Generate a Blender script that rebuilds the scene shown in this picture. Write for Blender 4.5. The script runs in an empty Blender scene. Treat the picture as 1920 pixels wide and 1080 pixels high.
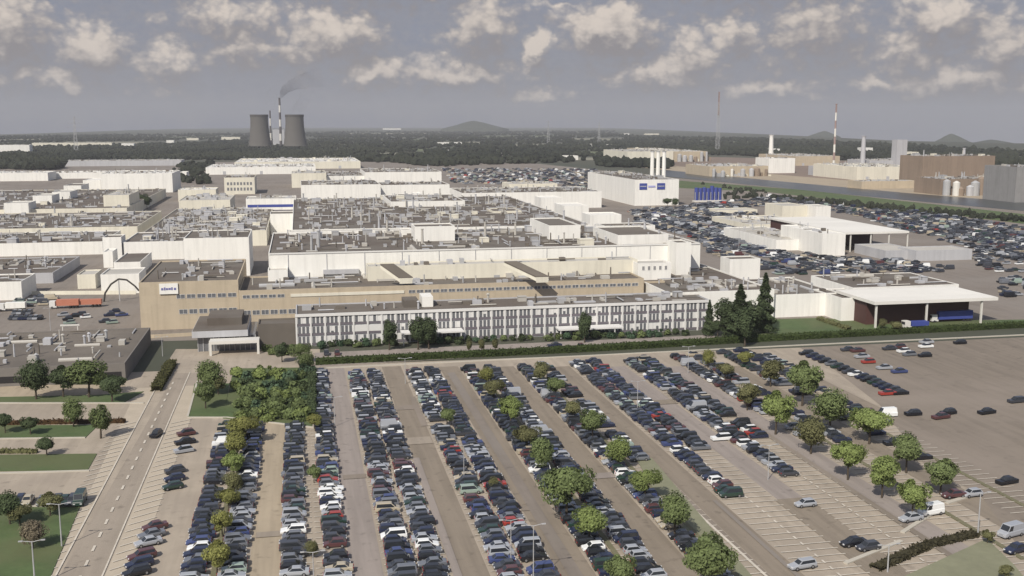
import bpy, math, random
import numpy as np
from mathutils import Vector, Matrix

random.seed(7); np.random.seed(7)
sc = bpy.context.scene
COL = sc.collection
R = math.radians

# ------------------------------------------------------------------ camera
H = 70.0                       # metres above the ground
F, CX, CY = 1950.0, 960.0, 540.0
PITCH, YAW = R(8.98), R(11.54)
cd = bpy.data.cameras.new('camera'); cam = bpy.data.objects.new('camera', cd); COL.objects.link(cam)
cd.sensor_width = 36; cd.lens = F / 1920 * 36; cd.clip_start = 1; cd.clip_end = 80000
cam.location = (0, 0, H); cam.rotation_euler = (R(90) - PITCH, 0, -YAW)
sc.camera = cam
RM = cam.rotation_euler.to_matrix(); RT = RM.transposed()

def G(px, py, z=0.0):
    """point of the horizontal plane z that the photograph shows at (px, py)"""
    d = RM @ Vector(((px - CX) / F, -(py - CY) / F, -1))
    t = (z - H) / d.z
    return Vector((d.x * t, d.y * t, z))
def P(x, y, z=0.0):
    c = RT @ Vector((x, y, z - H))
    if c.z > -1: return (-9999, -9999)
    return (CX + F * c.x / -c.z, CY - F * c.y / -c.z)
def ZAT(px, py, X, Y):
    """height at which the upright over (X, Y) is seen on picture row py"""
    lo, hi = -50.0, 400.0
    for _ in range(40):
        m = (lo + hi) / 2
        if P(X, Y, m)[1] > py: lo = m
        else: hi = m
    return lo
def XAT(px, Y, z):
    lo, hi = -3000.0, 6000.0
    for _ in range(40):
        m = (lo + hi) / 2
        if P(m, Y, z)[0] < px: lo = m
        else: hi = m
    return lo
def XS(s): return G(557 + s * 500, 732).x

# ------------------------------------------------------------------ light
SUN_EL = R(43); SUN_AZ = R(218)                      # clockwise from +Y
sv = Vector((math.sin(SUN_AZ) * math.cos(SUN_EL), math.cos(SUN_AZ) * math.cos(SUN_EL), math.sin(SUN_EL)))
ld = bpy.data.lights.new('sun', 'SUN'); ld.energy = 4.0; ld.angle = R(0.5); ld.color = (1.0, 0.94, 0.85)
lo_ = bpy.data.objects.new('sun', ld); COL.objects.link(lo_); lo_.rotation_euler = sv.to_track_quat('Z', 'Y').to_euler()
lo_.location = (0, 0, 500)
sc.view_settings.view_transform = 'Standard'; sc.view_settings.look = 'None'
sc.view_settings.exposure = 0.28; sc.view_settings.gamma = 1.0
sc.render.film_transparent = False
sc.cycles.volume_bounces = 1; sc.cycles.max_bounces = 6; sc.cycles.use_denoising = True
sc.cycles.volume_step_rate = 4

class NT:
    """tiny node helper"""
    def __init__(s, tree): s.t = tree; s.n = tree.nodes; s.l = tree.links
    def new(s, typ, **kw):
        n = s.n.new(typ)
        for k, v in kw.items(): setattr(n, k, v)
        return n
    def put(s, sock, v):
        if isinstance(v, bpy.types.NodeSocket): s.l.new(v, sock)
        elif v is not None:
            if isinstance(v, tuple) and sock.type == 'VECTOR': v = v[:3]
            sock.default_value = v
    def m(s, op, a, b=None, c=None, clamp=False):
        n = s.new('ShaderNodeMath', operation=op, use_clamp=clamp)
        s.put(n.inputs[0], a)
        if b is not None: s.put(n.inputs[1], b)
        if c is not None: s.put(n.inputs[2], c)
        return n.outputs[0]
    def vm(s, op, a, b=None, scale=None):
        n = s.new('ShaderNodeVectorMath', operation=op)
        s.put(n.inputs[0], a)
        if b is not None: s.put(n.inputs[1], b)
        if scale is not None: s.put(n.inputs['Scale'], scale)
        return n.outputs['Value'] if op in ('LENGTH', 'DOT_PRODUCT') else n.outputs[0]
    def mix(s, f, a, b, mode='MIX'):
        n = s.new('ShaderNodeMix', data_type='RGBA', blend_type=mode)
        s.put(n.inputs[0], f); s.put(n.inputs[6], a); s.put(n.inputs[7], b)
        return n.outputs[2]
    def mr(s, v, a, b, c=0.0, d=1.0):
        n = s.new('ShaderNodeMapRange', interpolation_type='SMOOTHSTEP')
        s.put(n.inputs[0], v)
        for i, x in zip((1, 2, 3, 4), (a, b, c, d)): n.inputs[i].default_value = x
        return n.outputs[0]
    def noise(s, vec, scale, detail=3, rough=0.55):
        n = s.new('ShaderNodeTexNoise')
        if vec is not None: s.l.new(vec, n.inputs['Vector'])
        n.inputs['Scale'].default_value = scale; n.inputs['Detail'].default_value = detail
        n.inputs['Roughness'].default_value = rough
        return n.outputs['Fac']

# sky: Nishita air with cumulus laid over it by direction (azimuth, elevation)
w = bpy.data.worlds.new("World"); sc.world = w; w.use_nodes = True
k = NT(w.node_tree); k.n.clear()
out = k.new('ShaderNodeOutputWorld'); bg = k.new('ShaderNodeBackground'); k.l.new(bg.outputs[0], out.inputs[0])
sky = k.new('ShaderNodeTexSky', sky_type='NISHITA'); sky.sun_disc = False
sky.sun_elevation = SUN_EL; sky.sun_rotation = SUN_AZ; sky.air_density = 1.0; sky.dust_density = 1.5; sky.ozone_density = 2.0
SKY_STR = 0.055
geo = k.new('ShaderNodeTexCoord').outputs['Generated']
sep = k.new('ShaderNodeSeparateXYZ'); k.l.new(geo, sep.inputs[0])
az = k.m('ARCTAN2', sep.outputs[0], sep.outputs[1]); el = k.m('ARCSINE', sep.outputs[2])
cmb = k.new('ShaderNodeCombineXYZ'); k.l.new(az, cmb.inputs[0]); k.l.new(el, cmb.inputs[1])
uv = cmb.outputs[0]
CLOUDS = [ # azimuth/elevation through their place in the view, half sizes, weight
 (40, 62, 62, 52, 1.0), (190, 92, 66, 36, .95), (440, 34, 120, 30, .75), (640, 68, 88, 38, 1.0), (545, 92, 130, 40, .72),
 (555, 120, 46, 15, .8), (905, 62, 70, 48, .85), (1010, 94, 34, 22, 1.0), (1132, 62, 92, 36, 1.1), (1290, 108, 66, 42, .8),
 (1362, 72, 60, 34, .75), (1510, 60, 120, 58, .8), (1740, 42, 80, 36, .9), (1690, 100, 90, 50, .7), (1855, 96, 70, 44, .85),
 (1790, 150, 160, 30, .85), (1240, 140, 110, 26, .85), (860, 138, 150, 24, .8), (700, 138, 80, 24, .9), (330, 115, 90, 26, .75),
 (90, 150, 120, 20, .7), (1420, 170, 120, 16, .7), (1000, 175, 90, 12, .6), (320, 160, 70, 14, .6), (1640, 160, 80, 16, .75), (460, 85, 80, 36, .8), (1060, 14, 160, 8, .45), (720, -40, 200, 40, .8), (300, -60, 200, 40, .6), (1400, -60, 260, 45, .9)]
nz = k.new('ShaderNodeTexNoise'); k.l.new(k.vm('MULTIPLY', uv, (1, 1.35, 1)), nz.inputs['Vector'])
nz.inputs['Scale'].default_value = 30; nz.inputs['Detail'].default_value = 6; nz.inputs['Roughness'].default_value = .58
warp = k.vm('SCALE', k.vm('SUBTRACT', nz.outputs['Color'], (.5, .5, .5)), scale=.042)
warp = k.vm('MULTIPLY', warp, (1.2, 1.0, 0))
def field(off):
    p = k.vm('ADD', k.vm('ADD', uv, off), warp)
    acc = None
    for (px, py, rx, ry, wt) in CLOUDS:
        a = math.atan((px - CX) / F) + YAW; e = (232 - py) / (F * 1.01) * math.cos(a - YAW)
        q = k.vm('MULTIPLY', k.vm('SUBTRACT', p, (a, e, 0)), (F / (rx * 1.3), F / (ry * 1.85), 0))
        v = k.m('MULTIPLY', k.m('SUBTRACT', 1.25, k.vm('LENGTH', q)), wt)
        acc = v if acc is None else k.m('SMOOTH_MAX', acc, v, .12)
    return acc
f0 = field((0, 0, 0)); f1 = field((-.005, .016, 0))
def vor(sc_):
    n = k.new('ShaderNodeTexVoronoi', feature='SMOOTH_F1'); k.l.new(k.vm('MULTIPLY', k.vm('ADD', uv, k.vm('SCALE', warp, scale=.35)), (1, 1.25, 1)), n.inputs['Vector'])
    n.inputs['Scale'].default_value = sc_; n.inputs['Smoothness'].default_value = .35; return n.outputs['Distance']
puff = k.m('SUBTRACT', .62, k.m('ADD', k.m('MULTIPLY', vor(75), .8), k.m('MULTIPLY', vor(190), .35)))
fine = k.noise(k.vm('MULTIPLY', uv, (1, 1.5, 1)), 110, 6, .65)
thin = k.noise(k.vm('MULTIPLY', uv, (1, 3.5, 1)), 13, 6, .6)
cover = k.mr(k.m('ADD', f0, k.m('ADD', k.m('MULTIPLY', k.m('SUBTRACT', fine, .5), .55), k.m('MULTIPLY', puff, .9))), .16, .95, 0, 1)
veil = k.m('MULTIPLY', k.mr(thin, .42, .66, 0, .6), k.mr(el, .0, .10, 1, .55))
litf = k.m('ADD', k.m('SUBTRACT', f0, f1), k.m('ADD', k.m('MULTIPLY', k.m('SUBTRACT', fine, .5), .35), k.m('MULTIPLY', puff, .55)))
lit = k.mr(litf, -.20, .60, 0, 1)
ccol = k.mix(lit, (.215, .20, .205, 1), (.62, .545, .475, 1))
skyc = k.vm('SCALE', sky.outputs[0], scale=SKY_STR)
skyc = k.mix(.6, skyc, (.165, .185, .31, 1))
skyc = k.mix(veil, skyc, (.20, .20, .245, 1))
bank = k.mr(k.m('ADD', k.m('MAXIMUM', f0, field((0, .016, 0))), k.m('MULTIPLY', k.m('SUBTRACT', fine, .5), .9)), -.40, .45, 0, .7)
skyc = k.mix(bank, skyc, k.mix(fine, (.178, .184, .215, 1), (.28, .275, .295, 1)))
skyc = k.mix(k.m('MULTIPLY', cover, .95), skyc, ccol)
up = k.mr(el, .16, .5, 0, 1)                          # away from the horizon: plain broken-cloud sky
skyc = k.mix(up, skyc, k.mix(.5, k.vm('SCALE', sky.outputs[0], scale=.11), (.30, .30, .33, 1)))
k.l.new(skyc, bg.inputs[0]); bg.inputs[1].default_value = 1.0

# ------------------------------------------------------------------ materials
MATS = {}
def mat(name, col, rough=.85, var=.12, scale=.15, obcol=False, spec=.3, metal=0.0, streak=None, island=0.0, rain=0, spots=0, dark=None, darkscale=.02, darkamt=0):
    if name in MATS: return MATS[name]
    m = bpy.data.materials.new(name); m.use_nodes = True
    t = NT(m.node_tree); b = t.n['Principled BSDF']
    b.inputs['Roughness'].default_value = rough; b.inputs['Metallic'].default_value = metal
    b.inputs['Specular IOR Level'].default_value = spec
    g = t.new('ShaderNodeNewGeometry'); pos = g.outputs['Position']
    if obcol: base = t.new('ShaderNodeObjectInfo').outputs['Color']
    else: base = tuple(col) + (1,)
    if obcol == 'leaf': pass
    v = t.noise(pos, scale, 5, .6); v2 = t.noise(pos, scale * 9, 3, .6)
    f = t.m('ADD', t.m('MULTIPLY', v, .65), t.m('MULTIPLY', v2, .35))
    val = t.m('ADD', 1.0, t.m('MULTIPLY', t.m('SUBTRACT', f, .5), var * 4))
    if streak:                                         # panel seams / weather streaks
        ax, sp, amt = streak
        q = t.vm('MULTIPLY', pos, tuple(1.0 / sp if i in ax else 0 for i in range(3)))
        wv = t.new('ShaderNodeTexWhiteNoise', noise_dimensions='3D'); t.l.new(t.vm('FLOOR', q), wv.inputs['Vector'])
        val = t.m('MULTIPLY', val, t.m('ADD', 1 - amt / 2, t.m('MULTIPLY', wv.outputs['Value'], amt)))
    if island:
        val = t.m('MULTIPLY', val, t.m('ADD', 1 - island / 2, t.m('MULTIPLY', g.outputs['Random Per Island'], island)))
    c = t.vm('SCALE', base, scale=val)
    if rain:
        rn = t.noise(t.vm('MULTIPLY', pos, (.55, .55, .035)), 1.0, 4, .65)
        c = t.vm('SCALE', c, scale=t.mr(rn, .42, .72, 1.0, 1 - rain))
    if spots:
        sn = t.noise(pos, .42, 3, .5)
        c = t.vm('SCALE', c, scale=t.mr(sn, .58, .74, 1.0, 1 - spots))
        sn2 = t.noise(t.vm('MULTIPLY', pos, (.5, .03, 1)), 1.0, 3, .6)
        c = t.vm('SCALE', c, scale=t.mr(sn2, .35, .7, 1.06, 1 - spots * .45))
    if dark:
        dn = t.noise(pos, darkscale, 5, .6)
        c = t.mix(t.mr(dn, .5 - .1, .5 + .12, 0, darkamt), c, tuple(dark) + (1,))
    t.l.new(c, b.inputs['Base Color'])
    if name == 'leaves':
        tr = t.new('ShaderNodeBsdfTranslucent'); t.l.new(c, tr.inputs['Color']); mx = t.new('ShaderNodeMixShader'); mx.inputs[0].default_value = .4
        t.l.new(b.outputs[0], mx.inputs[1]); t.l.new(tr.outputs[0], mx.inputs[2]); t.l.new(mx.outputs[0], t.n['Material Output'].inputs[0])
    MATS[name] = m
    return m
M_CONC = mat('concrete_paving', (.34, .29, .23), spots=.26, var=.10, scale=.06, dark=(.27, .23, .185), darkscale=.05, darkamt=.6)
M_ASPH = mat('asphalt', (.27, .23, .185), spots=.26, var=.10, scale=.05, dark=(.31, .265, .215), darkscale=.03, darkamt=.6)
M_LOT = mat('worn_asphalt', (.19, .16, .128), spots=.26, var=.09, scale=.03, dark=(.245, .207, .172), darkscale=.012, darkamt=.8)
M_LANE = mat('lane_asphalt', (.215, .18, .14), spots=.26, var=.08, scale=.05)
M_LANE2 = mat('lane_grey', (.26, .225, .20), spots=.26, var=.08, scale=.05)
M_LANE3 = mat('lane_tan', (.34, .282, .205), spots=.26, var=.08, scale=.05)
M_YARD = mat('yard_asphalt', (.19, .163, .138), spots=.26, var=.16, scale=.03, dark=(.22, .195, .17), darkscale=.02, darkamt=.7)
M_GRASS = mat('grass', (.072, .105, .04), var=.3, scale=.15, dark=(.11, .115, .055), darkscale=.05, darkamt=.6)
M_GRASS2 = mat('dry_grass', (.20, .20, .13), var=.2, scale=.1)
M_LAND = mat('countryside', (.058, .064, .045), var=.25, scale=.004, dark=(.085, .082, .058), darkscale=.0022, darkamt=.7)
M_WHITE = mat('white_cladding', (.76, .745, .695), rain=.11, rough=.6, var=.05, scale=.06, streak=((0, 1), 6.0, .05))
M_CREAM = mat('cream_cladding', (.66, .625, .52), rain=.11, rough=.7, var=.06, scale=.06, streak=((0, 1), 6.0, .07))
M_GREYW = mat('grey_cladding', (.42, .42, .43), rain=.11, rough=.6, var=.06, scale=.06, streak=((0, 1), 4.0, .08))
M_BRICK = mat('yellow_brick', (.445, .375, .275), rain=.11, var=.07, scale=.12, streak=((0, 2), 3.0, .05))
M_BROWNW = mat('rust_cladding', (.24, .185, .14), rain=.11, var=.12, scale=.04, streak=((0, 1), 5.0, .12))
M_ROOF = mat('bitumen_roof', (.115, .095, .078), var=.16, scale=.05, streak=((1,), 9.0, .16), dark=(.15, .135, .115), darkscale=.03, darkamt=.8)
M_ROOF2 = mat('gravel_roof', (.15, .13, .108), var=.16, scale=.05, streak=((1,), 12.0, .2), dark=(.10, .088, .075), darkscale=.02, darkamt=.8)
M_LROOF = mat('light_roof', (.42, .40, .36), var=.10, scale=.05, streak=((1,), 10.0, .1))
M_WROOF = mat('white_roof', (.66, .64, .59), var=.07, scale=.05, streak=((1,), 8.0, .06))
M_METAL = mat('galvanised_metal', (.36, .36, .36), rough=.5, var=.12, scale=.3, spec=.5)
M_PALE = mat('pale_metal', (.60, .58, .53), rough=.5, var=.08, scale=.3)
M_DARK = mat('dark_opening', (.022, .02, .02), rough=.7)
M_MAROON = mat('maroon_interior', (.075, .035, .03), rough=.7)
M_SPAN = mat('spandrel', (.15, .135, .15), rough=.5, var=.1)
M_PILLAR = mat('white_concrete', (.62, .61, .585), var=.06)
M_BLUE = mat('blue_paint', (.05, .07, .26), rough=.5, var=.1)
M_RED = mat('red_paint', (.43, .17, .11), rough=.5, var=.1)
M_LINE = mat('road_paint', (.50, .455, .385), var=.3, scale=.6)
M_KERB = mat('kerb_stone', (.42, .39, .33), var=.1)
M_STONE = mat('tower_concrete', (.105, .098, .088), var=.06, scale=.02, streak=((2,), 3.0, .03))
M_BARK = mat('bark', (.07, .055, .04), var=.2, scale=1)
M_LEAF = mat('leaves', (1, 1, 1), rough=.8, var=.12, scale=.4, obcol=True, island=.55, spec=.15)
M_WOOD = mat('far_foliage', (.020, .0235, .017), rough=.9, var=.2, scale=.01, island=.6, spec=.1, dark=(.036, .040, .026), darkscale=.003, darkamt=.7)
M_TYRE = mat('tyre_rubber', (.02, .02, .02), rough=.8)
M_RIM = mat('rim', (.35, .35, .36), rough=.35, metal=.6)
M_LAMP = mat('headlamp', (.6, .6, .6), rough=.15, spec=.6)
M_TAIL = mat('tail_lamp', (.30, .02, .02), rough=.3)
M_HILL = mat('spoil_heap', (.055, .062, .045), var=.2, scale=.01)
M_WATER = mat('canal_water', (.04, .045, .045), rough=.3, var=.08, scale=.01, spec=.5)
def glassy(name, col, rough=.12):
    m = mat(name, col, rough=rough, var=.12, spec=.7, scale=.5); return m
M_GLASS = glassy('car_glass', (.025, .028, .032), .08)
M_WIN = glassy('window_glass', (.13, .135, .145), .2)
def paint():
    m = mat('car_paint', (1, 1, 1), rough=.3, var=.02, obcol=True, spec=.5)
    b = m.node_tree.nodes['Principled BSDF']; b.inputs['Coat Weight'].default_value = .4; b.inputs['Coat Roughness'].default_value = .1
    return m
M_PAINT = paint()

# ------------------------------------------------------------------ mesh helpers
class MB:
    def __init__(s): s.v = []; s.f = []; s.mi = []; s.m = 0
    def quad(s, *p):
        b = len(s.v); s.v += [tuple(q) for q in p]; s.f.append(tuple(range(b, b + len(p)))); s.mi.append(s.m)
    def box(s, x0, y0, z0, x1, y1, z1, bottom=True, top=True):
        b = len(s.v)
        s.v += [(x0, y0, z0), (x1, y0, z0), (x1, y1, z0), (x0, y1, z0), (x0, y0, z1), (x1, y0, z1), (x1, y1, z1), (x0, y1, z1)]
        fs = [(0, 1, 5, 4), (1, 2, 6, 5), (2, 3, 7, 6), (3, 0, 4, 7)]
        if top: fs.append((4, 5, 6, 7))
        if bottom: fs.append((3, 2, 1, 0))
        for f in fs: s.f.append(tuple(b + i for i in f)); s.mi.append(s.m)
    def tube(s, a, b_, ra, rb=None, n=8, cap=True):
        rb = ra if rb is None else rb
        a = Vector(a); b_ = Vector(b_); d = (b_ - a).normalized()
        u = d.orthogonal().normalized(); v = d.cross(u); o = len(s.v)
        for c, r in ((a, ra), (b_, rb)):
            for i in range(n):
                t = 2 * math.pi * i / n; s.v.append(tuple(c + u * (r * math.cos(t)) + v * (r * math.sin(t))))
        for i in range(n):
            j = (i + 1) % n; s.f.append((o + i, o + j, o + n + j, o + n + i)); s.mi.append(s.m)
        if cap:
            s.f.append(tuple(o + i for i in reversed(range(n)))); s.mi.append(s.m)
            s.f.append(tuple(o + n + i for i in range(n))); s.mi.append(s.m)
    def lathe(s, prof, n=32, c=(0, 0)):
        o = len(s.v)
        for r, z in prof:
            for i in range(n):
                t = 2 * math.pi * i / n; s.v.append((c[0] + r * math.cos(t), c[1] + r * math.sin(t), z))
        for k_ in range(len(prof) - 1):
            for i in range(n):
                j = (i + 1) % n; a = o + k_ * n
                s.f.append((a + i, a + j, a + n + j, a + n + i)); s.mi.append(s.m)
    def mesh(s, name, mats, smooth=False):
        me = bpy.data.meshes.new(name); me.from_pydata(s.v, [], s.f)
        for m in (mats if isinstance(mats, (list, tuple)) else [mats]): me.materials.append(m)
        if any(s.mi): me.polygons.foreach_set('material_index', s.mi)
        if smooth: me.polygons.foreach_set('use_smooth', [True] * len(s.f))
        me.update(); return me
    def build(s, name, mats, parent=None, smooth=False):
        o = bpy.data.objects.new(name, s.mesh(name, mats, smooth)); COL.objects.link(o)
        if parent: o.parent = parent
        return o
def tag(o, label=None, cat=None, group=None, kind=None):
    if label: o['label'] = label
    if cat: o['category'] = cat
    if group: o['group'] = group
    if kind: o['kind'] = kind
    return o
def empty(name, loc, rz=0):
    o = bpy.data.objects.new(name, None); COL.objects.link(o); o.location = loc; o.rotation_euler = (0, 0, rz)
    o.empty_display_size = 1; return o
def kids(root, me_list):
    for nm, me in me_list:
        c = bpy.data.objects.new(nm, me); COL.objects.link(c); c.parent = root
def lin(r, g, b):
    f = lambda c: ((c / 255 + .055) / 1.055) ** 2.4 if c > 10 else c / 255 / 12.92
    return (f(r), f(g), f(b), 1)
ORD = ['first', 'second', 'third', 'fourth', 'fifth', 'sixth', 'seventh', 'eighth', 'ninth', 'tenth', 'eleventh', 'twelfth']
def nth(i):
    if i < 12: return ORD[i]
    n = i + 1; suf = 'th' if 10 <= n % 100 <= 20 else {1: 'st', 2: 'nd', 3: 'rd'}.get(n % 10, 'th')
    return f'{n}{suf}'
def inpoly(x, y, poly):
    c = False; j = len(poly) - 1
    for i in range(len(poly)):
        xi, yi = poly[i]; xj, yj = poly[j]
        if (yi > y) != (yj > y) and x < (xj - xi) * (y - yi) / (yj - yi) + xi: c = not c
        j = i
    return c
ZL = [0.01]
def sheet(name, pix, m, world=False, kind='structure', thick=0.0):
    """flat ground sheet through picture points (or world points), each a little above the last"""
    z = ZL[0]; ZL[0] += .0025
    b = MB()
    pts = [(p[0], p[1]) if world else tuple(G(*p))[:2] for p in pix]
    a = sum(pts[i][0] * pts[(i + 1) % len(pts)][1] - pts[(i + 1) % len(pts)][0] * pts[i][1] for i in range(len(pts)))
    if a < 0: pts = pts[::-1]
    b.quad(*[(x, y, z + thick) for x, y in pts])
    if thick:
        for i in range(len(pts)):
            p, q = pts[i], pts[(i + 1) % len(pts)]
            b.quad((p[0], p[1], 0), (q[0], q[1], 0), (q[0], q[1], z + thick), (p[0], p[1], z + thick))
    o = b.build(name, m); o['kind'] = kind
    return o

# ------------------------------------------------------------------ terrain
HZ = [(-900, 262), (0, 252), (300, 242), (470, 239.5), (1150, 239.5), (1300, 246), (1450, 252), (1700, 264), (1900, 268), (3000, 290)]
def hz(px):
    for (a, ya), (b, yb) in zip(HZ, HZ[1:]):
        if px <= b: return ya + (yb - ya) * max(0, (px - a)) / (b - a)
    return HZ[-1][1]
def terrain_z(d, az):
    ca = math.cos(az - YAW)
    if ca < .5: return 0.0
    px = CX + F * 1.0 * math.tan(az - YAW) * 1.02
    y = hz(px)
    lim = H - (y - 232) * d * ca / (F * 1.012)
    return min(0.0, lim - .02 * max(0, -lim))
rings = [0, 60, 120, 200, 300, 450, 700, 1000, 1400, 1900, 2500, 3000, 3500, 4000, 4600, 5300, 6100, 7000, 8200, 9800, 12000, 15000, 19000]
b = MB(); n = 180
for r in rings:
    for i in range(n):
        a = 2 * math.pi * i / n; b.v.append((r * math.sin(a), r * math.cos(a), terrain_z(r, a if a < math.pi else a - 2 * math.pi)))
for q in range(1, len(rings)):
    for i in range(n):
        j = (i + 1) % n
        b.f.append(((q - 1) * n + i, q * n + i, q * n + j, (q - 1) * n + j)); b.mi.append(0)
b.f = [tuple(reversed(f)) for f in b.f]
b.build('ground', M_LAND)['kind'] = 'structure'

# ------------------------------------------------------------------ fields on the plain
FIELDS = [([(120, 266), (270, 266), (270, 269), (120, 270)], 0), ([(300, 257), (460, 256), (460, 259), (300, 260)], 1), ([(640, 250), (800, 249), (800, 251.5), (640, 252)], 0), ([(690, 262), (800, 261), (810, 264), (690, 265)], 1),
 ([(820, 266), (900, 266), (910, 269.5), (820, 270)], 0), ([(900, 255), (1040, 254), (1040, 257), (900, 257)], 1), ([(760, 279), (900, 277), (900, 282), (760, 284)], 1), ([(960, 270), (1060, 269), (1070, 273), (960, 274)], 0),
 ([(1080, 284), (1175, 284), (1175, 292), (1080, 291)], 1), ([(940, 294), (1170, 296), (1170, 301), (940, 299)], 0), ([(1230, 262), (1420, 266), (1420, 269), (1230, 266)], 1), ([(1060, 259), (1180, 260), (1180, 263), (1060, 262)], 0),
 ([(1480, 270), (1660, 276), (1660, 279), (1480, 273)], 0), ([(1700, 276), (1900, 284), (1900, 288), (1700, 280)], 1), ([(650, 288), (790, 286), (800, 292), (660, 294)], 0), ([(0, 292), (110, 294), (110, 299), (0, 298)], 1), ([(0, 262), (90, 260), (90, 263), (0, 265)], 0)]
for i, (pix, c_) in enumerate(FIELDS):
    o = sheet('field', pix, mat('stubble_field', (.21, .20, .15), var=.15, scale=.01) if c_ == 0 else mat('pasture', (.115, .13, .07), var=.15, scale=.01))
    if min(p[1] for p in pix) < 262: o.location.z = -.0
# ------------------------------------------------------------------ ground sheets
sheet('factory_yard', [(-500, 660), (2300, 590), (2300, 430), (1920, 392), (1270, 334), (1000, 306), (500, 302), (-300, 318)], M_YARD)
sheet('car_park', [(200, 700), (1500, 652), (1935, 634), (2400, 700), (2400, 1250), (60, 1500), (-50, 1250)], M_CONC)
SX = [-.185, .04, .27, .505, .74, .97, 1.20, 1.43, 1.665, 1.90, 2.13]
YN = G(960, 1140).y; YF = G(1100, 690).y
for i in range(len(SX) - 1):
    a, c = XS(SX[i]) + 5.4, XS(SX[i + 1]) - 5.4
    sheet('driving_lane', [(a, YN), (c, YN), (c, G(557 + SX[i] * 458, 690 if i > 0 else 792).y), (a, G(557 + SX[i] * 458, 690 if i > 0 else 792).y)],
          M_LANE3 if i == 0 else (M_LANE2 if i in (1, 6, 7) else M_LANE), world=True)
sheet('open_lot', [(1500, 652), (1935, 632), (2500, 650), (2500, 1300), (1980, 1120), (1835, 925), (1740, 880), (1650, 760), (1560, 690)], M_LOT)
sheet('access_road', [(90, 1120), (345, 672), (400, 672), (310, 880), (200, 1120)], M_ASPH)
for a_, c_ in ((-.605, -.535), (-.425, -.36)):
    sheet('paved_shoulder', [(XS(a_), G(200, 1140).y), (XS(c_), G(200, 1140).y), (XS(c_), G(330, 725).y), (XS(a_), G(330, 725).y)], mat('pale_paving', (.40, .345, .27), var=.12, scale=.2), world=True)
sheet('left_ground', [(-400, 745), (250, 745), (95, 1080), (40, 1200), (-700, 1200)], M_CONC)
sheet('forecourt', [(330, 655), (600, 655), (600, 700), (300, 700)], M_CONC)
sheet('office_parking', [(590, 662), (1340, 628), (1340, 645), (590, 688)], M_LANE2)
sheet('low_site_ground', [(-300, 722), (235, 722), (235, 752), (-300, 752)], M_LANE3)
def lawn(label, pix, m=M_GRASS, thick=.10):
    o = sheet('grass', pix, m, thick=thick); o['kind'] = 'stuff'; o['label'] = label; o['category'] = 'grass'
lawn('grass verge between the two tan lanes left of the road', [(-300, 800), (185, 798), (160, 822), (-300, 826)])
lawn('grass strip with a low hedge left of the road', [(-300, 858), (182, 852), (165, 882), (-300, 890)])
lawn('dark green lawn in the lower left corner around two lamp posts', [(-300, 955), (150, 952), (92, 1090), (20, 1200), (-500, 1200)])
lawn('small bright lawn beside the forecourt and access road', [(365, 720), (430, 720), (420, 782), (352, 782)])
lawn('wide garden lawn full of shrubs beside the car park', [(438, 692), (585, 690), (585, 800), (418, 785)])
lawn('verge below the building on the left', [(180, 742), (270, 735), (230, 757), (-300, 757), (-300, 752)])
lawn('grass bank in the lower right corner of the car park', [(1690, 1085), (1850, 1012), (1900, 1060), (2000, 1180), (1640, 1180)], M_GRASS2)
lawn('lawn in front of the white hall behind the hedge', [(1380, 636), (1640, 622), (1640, 604), (1535, 597), (1380, 602)])
lawn('verge along the hedge in front of the canopy', [(1640, 622), (1935, 606), (1935, 600), (1640, 604)])
lawn('pale grass verge right of the fifth tree strip', [(1192, 860), (1222, 860), (1425, 1100), (1330, 1100)], M_GRASS2)
lawn('grass shoulder between the canal and the car storage lots', [(1260, 352), (1440, 360), (1700, 392), (1920, 420), (1920, 402), (1500, 356), (1260, 338)], M_GRASS)
sheet('canal', [(1240, 318), (1440, 338), (1700, 362), (2300, 410), (2300, 432), (1920, 396), (1600, 366), (1440, 350), (1240, 330)], M_WATER)
sheet('quay_road', [(1200, 306), (2300, 398), (2300, 410), (1700, 362), (1440, 338), (1200, 314)], M_LANE3)
sheet('industrial_ground', [(1200, 306), (2300, 398), (2300, 340), (1900, 310), (1180, 290)], mat('brown_earth', (.19, .145, .115), var=.2, scale=.01))
# planted strips inside the double rows
for s_ in (SX[0], SX[4], SX[5], SX[8], SX[9]):
    X = XS(s_); y0 = 700 if s_ > 0 else 800
    o = sheet('planting_strip', [(X - .45, YN), (X + .45, YN), (X + .45, G(557 + s_ * 458, y0).y), (X - .45, G(557 + s_ * 458, y0).y)], mat('planting_soil', (.15, .14, .085), var=.25, scale=.3), world=True, thick=.1)
for (a_, c_, y0_, y1_, m_) in [(1.267, 1.363, 1110, 938, M_LANE), (.345, .425, 835, 822, M_ASPH), (.345, .425, 770, 762, M_LOT), (.13, .195, 900, 892, M_LOT), (.41, .432, 800, 745, M_LOT), (1.03, 1.045, 1110, 700, M_LOT), (1.10, 1.112, 1110, 940, M_YARD), (1.50, 1.52, 1060, 800, M_LOT), (-.10, -.03, 1010, 1000, M_ASPH), (.57, .63, 960, 952, M_LOT), (.82, .90, 900, 890, M_LANE2), (1.27, 1.36, 760, 752, M_LANE), (.345, .365, 1110, 860, M_LANE2), (.60, .632, 1110, 700, M_YARD)]:
    sheet('repair_patch', [(XS(a_), G(557 + a_ * (y0_ - 232), y0_).y), (XS(c_), G(557 + a_ * (y0_ - 232), y0_).y), (XS(c_), G(557 + a_ * (y1_ - 232), y1_).y), (XS(a_), G(557 + a_ * (y1_ - 232), y1_).y)], m_, world=True)
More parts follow.
